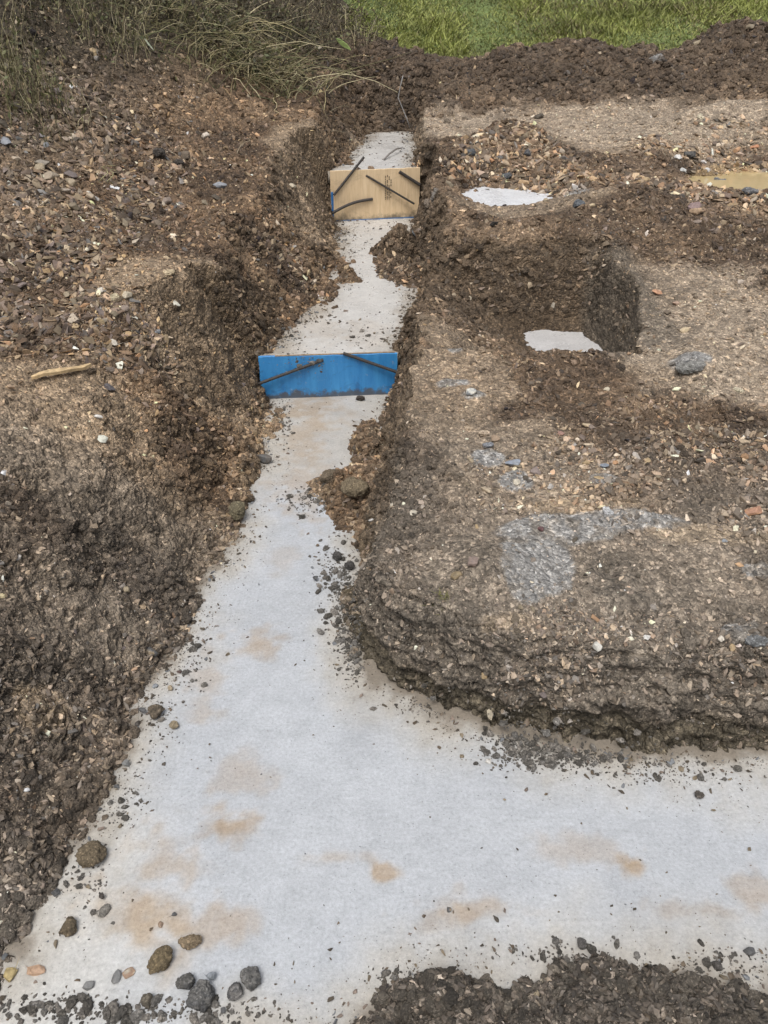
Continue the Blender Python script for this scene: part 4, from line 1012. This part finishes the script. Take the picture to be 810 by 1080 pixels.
for t_ in range(len(iz)):
    if nput >= 235: break
    if not okf[t_]: continue
    P = cen.reshape(-1, 3)[iz[t_]]
    if P[1] > 11.5 or P[1] < .8: continue
    sc_, ru_ = scree.ravel()[iz[t_]], rub.ravel()[iz[t_]]
    if sc_ < .5 and ru_ < .5 and random.random() < .55: continue
    dd = dc.ravel()[iz[t_]]; px_ = random.uniform(9, 15) if (sc_ > .5 or ru_ > .5) else random.uniform(7, 11)
    hwid = dd * px_ / F / 2
    if hwid > .075: hwid = .075
    if any((P[0] - a) ** 2 + (P[1] - b) ** 2 < (c + hwid) ** 2 for a, b, c in taken): continue
    taken.append((P[0], P[1], hwid))
    ci = int(palw(1, None, np.array([sc_]), np.array([ru_]), np.array([0.]))[0]); k = random.randrange(8)
    if (k, ci) not in vm:
        cc = PAL[ci]; vm[(k, ci)] = rock_mesh('stone', 1200 + k, 1, [.6, .75, .9, .5, .7, .85, .65, .8][k], [.3, .4, .5, .25, .35, .45, .3, .6][k], 'stone', tuple(cc), tuple(cc * .7))
    o = bpy.data.objects.new('stone', vm[(k, ci)]); COL.objects.link(o)
    nn = Vector(nrm.reshape(-1, 3)[iz[t_]]); nn = (nn + Vector((random.gauss(0, .2), random.gauss(0, .2), .3))).normalized()
    o.rotation_mode = 'QUATERNION'; o.rotation_quaternion = Vector((0, 0, 1)).rotation_difference(nn) @ Quaternion((0, 0, 1), random.uniform(0, 6.28))
    o.scale = (hwid,) * 3; o.location = Vector(P) - nn * hwid * .12
    z_ = zone(Vector(P))
    tag(o, PNAME[ci] + ' angular stone ' + z_, 'stone', 'loose stones ' + z_); nput += 1
print('auto stones', nput, round(time.time() - T0, 1))

# ------------------------------------------------------------------ wooden splinter, leaf, wire, tuft
def slab_strip(name, pts, w, th, colr, mat, side=None):
    """flat tapering splinter along pts"""
    bm = bmesh.new(); n = len(pts); rows = []
    for i, p in enumerate(pts):
        p = Vector(p); tdir = (Vector(pts[min(i + 1, n - 1)]) - Vector(pts[max(i - 1, 0)])).normalized()
        s = (Vector(side) if side else tdir.cross(Vector((0, 0, 1)))).normalized(); ww = w[i]
        rows.append([bm.verts.new(p + s * ww + Vector((0, 0, th * a + .003 * math.sin(i * 2.1)))) if sgn > 0 else bm.verts.new(p - s * ww + Vector((0, 0, th * a)))
                     for sgn, a in ((1, 0), (1, 1), (-1, 1.2), (-1, 0))])
    for i in range(n - 1):
        for j in range(4): bm.faces.new([rows[i][j], rows[i][(j + 1) % 4], rows[i + 1][(j + 1) % 4], rows[i + 1][j]])
    bm.faces.new(rows[0][::-1]); bm.faces.new(rows[-1]); bmesh.ops.recalc_face_normals(bm, faces=bm.faces)
    me = bpy.data.meshes.new(name); bm.to_mesh(me); bm.free(); me.materials.append(mat)
    at = me.color_attributes.new('Col', 'FLOAT_COLOR', 'POINT'); at.data.foreach_set('color', np.tile([*colr, 1.0], len(me.vertices)))
    o = bpy.data.objects.new(name, me); COL.objects.link(o); return o
def on_surf(px, py, up=.0):
    p, n = hit(px, py); return p + Vector((0, 0, up))
M_WOOD = simple('split_wood', (.55, .40, .22), .7, .35, 45, .002)
a, b = on_surf(35, 403, .012), on_surf(97, 389, .015)
pts = [a.lerp(b, k / 6) + Vector((0, 0, .006 * math.sin(k))) for k in range(7)]
o = slab_strip('wood_splinter', pts, [.004, .014, .018, .017, .014, .009, .002], .012, (.5, .38, .2), M_WOOD)
recentre(o); tag(o, 'long pale wooden splinter lying on the left bank', 'splinter')
M_LEAF = simple('leaf', (.42, .55, .20), .5, .2, 30, .0005)
a, b = on_y(355, 41, 9.8), on_y(370, 53, 9.75)
pts = [a.lerp(b, k / 5) for k in range(6)]
o = slab_strip('leaf', pts, [.005, .022, .03, .028, .016, .003], .006, (.4, .5, .2), M_LEAF, (.5, -.5, .4)); recentre(o); tag(o, 'broad light green leaf at the right end of the brushwood', 'leaf')
a, b = on_surf(153, 49, .06), on_surf(163, 58, .03)
pts = [a.lerp(b, k / 4) for k in range(5)]
o = slab_strip('leaf', pts, [.003, .018, .02, .014, .003], .004, (.4, .5, .2), simple('pale_leaf', (.55, .60, .45), .5, .2, 30, 0)); recentre(o); tag(o, 'small whitish green leaf under the undergrowth at top left', 'leaf')
base = on_surf(433, 137); y_ = base.y
pts = [on_y(433, 137, y_), on_y(429, 125, y_ - .02), on_y(424, 113, y_ + .02), on_y(420, 103, y_), on_y(422, 92, y_ + .03), on_y(425, 80, y_)]
o = tube_obj('wire', [tuple(p) for p in pts], .006, (.30, .29, .28), None, 6); recentre(o); tag(o, 'thin bent grey wire standing at the far end of the trench', 'wire')
pts = [on_z(405, 168, .68), on_z(411, 162, .70), on_z(418, 157, .72), on_z(424, 156, .70)]
o = tube_obj('stick', [tuple(p) for p in pts], [.008, .009, .009, .006], (.20, .18, .16), None, 6); recentre(o); tag(o, 'curved grey twig lying on the farthest concrete step', 'stick')
pts = [on_z(405, 276, .275), on_z(411, 268, .30), on_z(418, 264, .31)]
o = tube_obj('stick', [tuple(p) for p in pts], [.004, .006, .004], (.06, .045, .035), None, 6); recentre(o); tag(o, 'dark twig poking out between the two middle patches of concrete', 'stick')

def plants(n, root_fn, hgt, lean, rad, cols, npt=7, curl=.5, seed=0):
    rr = np.random.default_rng(seed); paths, radii, cl_ = [], [], []
    for i in range(n):
        p = np.array(root_fn(rr), float); h = hgt[0] + (hgt[1] - hgt[0]) * rr.random() ** 1.5
        a = rr.uniform(0, 6.28); le = rr.uniform(*lean); k = np.linspace(0, 1, npt)
        cu = rr.uniform(0, curl)
        bend = le * (k ** 1.6); ang_ = a + rr.uniform(-1, 1) * k * 1.2
        P = np.stack([p[0] + h * bend * np.cos(ang_), p[1] + h * bend * np.sin(ang_), p[2] - .01 + h * (k * (1 - .4 * le) - cu * k ** 3)], -1)
        P[1:-1] += rr.normal(0, .012 * h, (npt - 2, 3))
        paths.append(P); r = rr.uniform(*rad); radii.append(r * (1 - .75 * k)); c = np.array(cols[rr.integers(len(cols))]) * rr.uniform(.7, 1.25); cl_.append(c)
    return paths, radii, cl_
def leaves_on(paths, n, size, cols, seed):
    rr = np.random.default_rng(seed); V = np.empty((n, 4, 3)); Cc = np.empty((n, 4, 3))
    for i in range(n):
        P = paths[rr.integers(len(paths))]; p = P[rr.integers(1, len(P))] + rr.normal(0, .02, 3)
        d = rr.normal(0, 1, 3); d /= np.linalg.norm(d); s = np.cross(d, rr.normal(0, 1, 3)); s /= np.linalg.norm(s) + 1e-9
        L_ = rr.uniform(*size); V[i] = [p, p + d * L_ * .5 + s * L_ * .28, p + d * L_, p + d * L_ * .5 - s * L_ * .28]
        Cc[i] = np.array(cols[rr.integers(len(cols))]) * rr.uniform(.6, 1.3)
    return V.reshape(-1, 3), np.arange(n * 4).reshape(n, 4), Cc.reshape(-1, 3)
STRAW = [(.40,.34,.18),(.28,.24,.13),(.48,.42,.26)]; DRK = [(.06,.048,.03),(.10,.078,.048),(.06,.058,.03),(.13,.10,.06)]; OLV = [(.14,.14,.06),(.18,.165,.075),(.10,.11,.045)]
def hz(x, y): return float(h0(np.array([x]), np.array([y]))[0])
# root field for the undergrowth, precomputed on a grid of the bank top
ux = rng.uniform(-5.2, .1, 60000); uy = rng.uniform(3.2, 13.0, 60000); uz = h0(ux, uy)
lim = 1.72 - .28 * sstep(-1.9, -1.2, ux) * sstep(6, 8, uy) + .10 * fbm(ux, uy, 0 * ux, 1.5, 3, 601) + .12 * sstep(-1.2, -1.8, ux) * sstep(8.0, 7.0, uy)
on_ = (uz > lim) & (ux < -.0)
sv = np.abs(ux) < .5 + .6 * uy
wgt = np.where(sv, 1, .2); keep = on_ & (rng.random(60000) < wgt)
RX = np.stack([ux, uy, uz], -1)[keep]
print('roots', len(RX))
rf = lambda rr: RX[rr.integers(len(RX))]
p1, r1, c1 = plants(5200, rf, (.10, .55), (.1, .9), (.0018, .004), DRK + DRK + OLV[:1] + STRAW + [(.14,.11,.07)], 6, .5, 11)
V, Fq, Cc = join_tubes(p1, r1, 3, c1)
lV, lF, lC = leaves_on(p1, 20000, (.015, .05), DRK + DRK + OLV[:1] + [(.12,.10,.05),(.10,.085,.05)], 12)
o = mesh_np('undergrowth', np.concatenate([V, lV]), np.concatenate([Fq, lF + len(V)]), M_PLANT, np.concatenate([Cc, lC]), False)
tag(o, 'dark tangled undergrowth of dead stems and leaves on the bank top', None, None, 'stuff')
def bush(name, n, px, py, spread, hgt, lean, rad, cols, nl, lsz, lcols, seed, label, cat, dz=0):
    c, _ = hit(px, py)
    g_ = np.random.default_rng(seed + 500); bx = c.x + g_.normal(0, spread, n); by = c.y + g_.normal(0, spread, n)
    it = iter(np.stack([bx, by, h0(bx, by) + dz], -1))
    rfn = lambda rr: next(it)
    pa, ra, ca = plants(n, rfn, hgt, lean, rad, cols, 8, .7, seed)
    root = bpy.data.objects.new(name, None); COL.objects.link(root); root.location = (c.x, c.y, c.z); tag(root, label, cat)
    V, Fq, Cc = join_tubes(pa, ra, 4, ca); V = V - np.array([c.x, c.y, c.z])
    s = mesh_np('stems', V, Fq, M_PLANT, Cc, True); s.parent = root
    if nl:
        V, Fq, Cc = leaves_on(pa, nl, lsz, lcols, seed + 1); V = V - np.array([c.x, c.y, c.z])
        l = mesh_np('leaves', V, Fq, M_PLANT, Cc, False); l.parent = root
    return root
bush('grass_clump', 300, 18, 95, .20, (.2, .7), (.05, .5), (.0016, .003), OLV + STRAW[1:] + DRK[:2], 300, (.02, .05), OLV, 21, 'tall olive grass clump at the top left edge', 'grass clump')
bush('grass_clump', 260, 95, 30, .25, (.25, .7), (.1, .6), (.0016, .003), OLV[:1] + STRAW[1:] + DRK, 400, (.02, .05), OLV, 22, 'loose grassy clump above the shale scree', 'grass clump')
bush('brushwood', 520, 268, 74, .30, (.25, .85), (.5, 1.5), (.003, .008), STRAW + STRAW + OLV + DRK[:2], 500, (.02, .06), OLV + DRK, 23, 'heap of straw-coloured brushwood overhanging the left bank', 'brushwood')
bush('bramble', 300, 300, 42, .28, (.25, .7), (.3, 1.2), (.003, .006), DRK, 1600, (.025, .06), DRK + OLV[:1], 24, 'dark dead bramble behind the straw brushwood', 'bramble')
bush('bramble', 240, 215, 25, .35, (.3, .8), (.3, 1.1), (.003, .006), DRK + OLV[:1], 1500, (.025, .06), DRK + OLV, 25, 'brown bramble left of the brushwood heap', 'bramble')
bush('brushwood', 420, 170, 22, .35, (.2, .65), (.4, 1.4), (.0025, .006), STRAW + OLV + DRK[:2], 300, (.015, .04), OLV + DRK, 31, 'looser straw-brown scrub at the top, left of the brown bramble', 'scrub')
bush('shrub', 300, 420, 8, .6, (.4, 1.2), (.2, .8), (.004, .01), DRK, 4000, (.05, .12), [(.03,.045,.016),(.045,.06,.02),(.06,.05,.025)], 26, 'dark shrub at the foot of the green slope', 'shrub')
bush('moss_tuft', 150, 466, 632, .016, (.012, .045), (.2, 1), (.0006, .0012), [(.16,.17,.05),(.22,.21,.07)], 0, (0, 0), OLV, 27, 'yellow-green moss tuft on the shoulder of the corner block', 'moss')
def stem(p1, p2, lift, r, colr, label, name='dry_stem', cat='stem', jit=.02, sd=0):
    a, b = on_surf(*p1, .02), on_surf(*p2, .02); rr = random.Random(sd)
    n = 9; P = []
    for i in range(n):
        k = i / (n - 1); q_ = a.lerp(b, k) + Vector((rr.gauss(0, jit), rr.gauss(0, jit), lift * math.sin(math.pi * k)))
        P.append(tuple(q_))
    o = tube_obj(name, P, [r * (1 - .6 * i / (n - 1)) for i in range(n)], colr, None, 6); recentre(o); tag(o, label, cat); return o
S1 = (.50, .42, .25); S2 = (.36, .33, .17)
stem((245, 82), (258, 45), .0, .009, S1, 'thickest pale broken cane leaning up in front of the brushwood', sd=1)
stem((207, 50), (222, 72), .05, .005, S2, 'thin straw stem arching at the left end of brushwood', sd=2)
stem((207, 50), (228, 78), .08, .004, S2, 'thinner straw stem forking from the arching one', sd=3)
stem((222, 52), (300, 62), .10, .005, S2, 'long level straw stem running into the brushwood', sd=4)
stem((296, 60), (310, 88), .0, .007, S1, 'orange-brown broken stem in the middle of brushwood', sd=5)
stem((291, 98), (293, 122), .0, .006, S1, 'short upright pale stalk below the brushwood', sd=6)
stem((355, 64), (374, 80), .05, .005, S2, 'bent stem at the right foot of the brushwood', sd=7)
stem((280, 66), (325, 95), .08, .005, S2, 'olive stem sloping down through the brushwood', sd=8)
stem((240, 70), (310, 96), .06, .004, S2, 'fine stem lying along the front of the brushwood', sd=9)
stem((300, 80), (372, 82), .05, .005, S2, 'level stem reaching right from the brushwood', sd=10)
stem((230, 5), (240, 18), .0, .010, S1, 'pale broken cane up in the brown bramble', sd=11)
stem((110, 195), (118, 180), .04, .003, S2, 'pair-forming dry stalk low on the left slope', sd=12)
stem((118, 198), (122, 184), .04, .003, S2, 'dry stalk standing right of its twin on the left slope', sd=13)
stem((165, 155), (200, 150), .03, .004, (.26, .2, .14), 'brown root curling over the left slope', 'root', 'root', .03, 14)
stem((250, 165), (268, 150), .05, .004, (.30, .24, .16), 'forked root on the left slope below the brushwood', 'root', 'root', .02, 15)
stem((330, 150), (365, 142), .04, .004, (.36, .3, .2), 'straw root lying by the left rim of the farthest step', 'root', 'root', .015, 16)

# ------------------------------------------------------------------ meadow grass
gxs = rng.uniform(-1.4, 15, 700000); gys = 11.35 + 14 * rng.random(700000) ** 1.4
gzs = ground(gxs, gys); dg_ = np.sqrt(gxs ** 2 + gys ** 2)
lim = 11.75 + .35 * fbm(gxs, gys, 0 * gxs, 1.1, 3, 701)
ok = (gys > lim) & (gxs < .62 * gys + .5) & (gzs < 4.6) & (rng.random(700000) < (12 / dg_) ** 2 * .75 * (.4 + sstep(11.7, 12.5, gys))) & ((gxs > -.5))
gxs, gys, gzs = gxs[ok], gys[ok], gzs[ok]; n = len(gxs); print('grass', n)
cl_ = fbm(gxs, gys, 0 * gxs, 1.3, 3, 711); hg = (.03 + .05 * rng.random(n) + .09 * (rng.random(n) < .06)) * (1 + .9 * cl_.clip(-.5, 1)); aw = rng.uniform(0, 6.28, n); wd = rng.uniform(.004, .010, n); le = rng.uniform(.4, 1.8, n); la = rng.uniform(0, 6.28, n)
B0 = np.stack([gxs, gys, gzs - .02], -1); S = np.stack([np.cos(aw), np.sin(aw), 0 * aw], -1) * wd[:, None]
D = np.stack([np.cos(la) * le, np.sin(la) * le, np.ones(n)], -1) * hg[:, None]
V = np.stack([B0 - S, B0 + S, B0 + D * .6 + S * .7, B0 + D * .6 - S * .7, B0 + D + np.stack([0*le, 0*le, -.25 * hg * le], -1)], 1)
F1 = np.arange(n)[:, None] * 5
F3 = np.concatenate([F1 + [0, 1, 2], F1 + [0, 2, 3], F1 + [3, 2, 4]])
gc = C(.29, .31, .09) + (cl_[:, None] * C(.05, .06, .01)) ; gc = gc * rng.uniform(.6, 1.35, n)[:, None] * (1 - .45 * sstep(.05, .45, fbm(gxs, gys, 0 * gxs, 2.2, 4, 741, .6)))[:, None]
dry_ = rng.random(n) < .10 + .25 * (fbm(gxs, gys, 0 * gxs, .8, 2, 731) > .25); gc[dry_] = C(.20, .17, .08) * rng.uniform(.6, 1.2, dry_.sum())[:, None]
o = mesh_np('grass', V.reshape(-1, 3), F3, M_PLANT, np.repeat(gc.clip(.01, 1), 5, 0), False)
tag(o, 'short green meadow grass on the slope behind the heap', None, None, 'stuff')
#@@T1

# ------------------------------------------------------------------ light
w = bpy.data.worlds.new('World'); SC.world = w; w.use_nodes = True
nt = w.node_tree; bg = nt.nodes['Background']
sky = nt.nodes.new('ShaderNodeTexSky'); sky.sky_type = 'NISHITA'; sky.sun_disc = False
sky.sun_elevation = R(64); sky.sun_rotation = R(200); sky.air_density = 1.0; sky.dust_density = 4.0; sky.ozone_density = .6
hs = nt.nodes.new('ShaderNodeHueSaturation'); hs.inputs['Saturation'].default_value = .35
nt.links.new(sky.outputs[0], hs.inputs['Color']); nt.links.new(hs.outputs[0], bg.inputs['Color'])
bg.inputs['Strength'].default_value = .12
sun = bpy.data.lights.new('sun', 'SUN'); sun.energy = 1.4; sun.angle = R(28); sun.color = (1, .97, .93)
so = bpy.data.objects.new('sun', sun); COL.objects.link(so)
dv = Vector((math.sin(R(200)) * math.cos(R(64)), math.cos(R(200)) * math.cos(R(64)), math.sin(R(64))))
so.rotation_euler = (-dv).to_track_quat('-Z', 'Y').to_euler()
vs = SC.view_settings
vs.view_transform = 'Standard'; vs.look = 'None'; vs.gamma = 1; vs.use_curve_mapping = False; vs.exposure = .40
SC.cycles.max_bounces = 6
print('script done', round(time.time() - T0, 1))
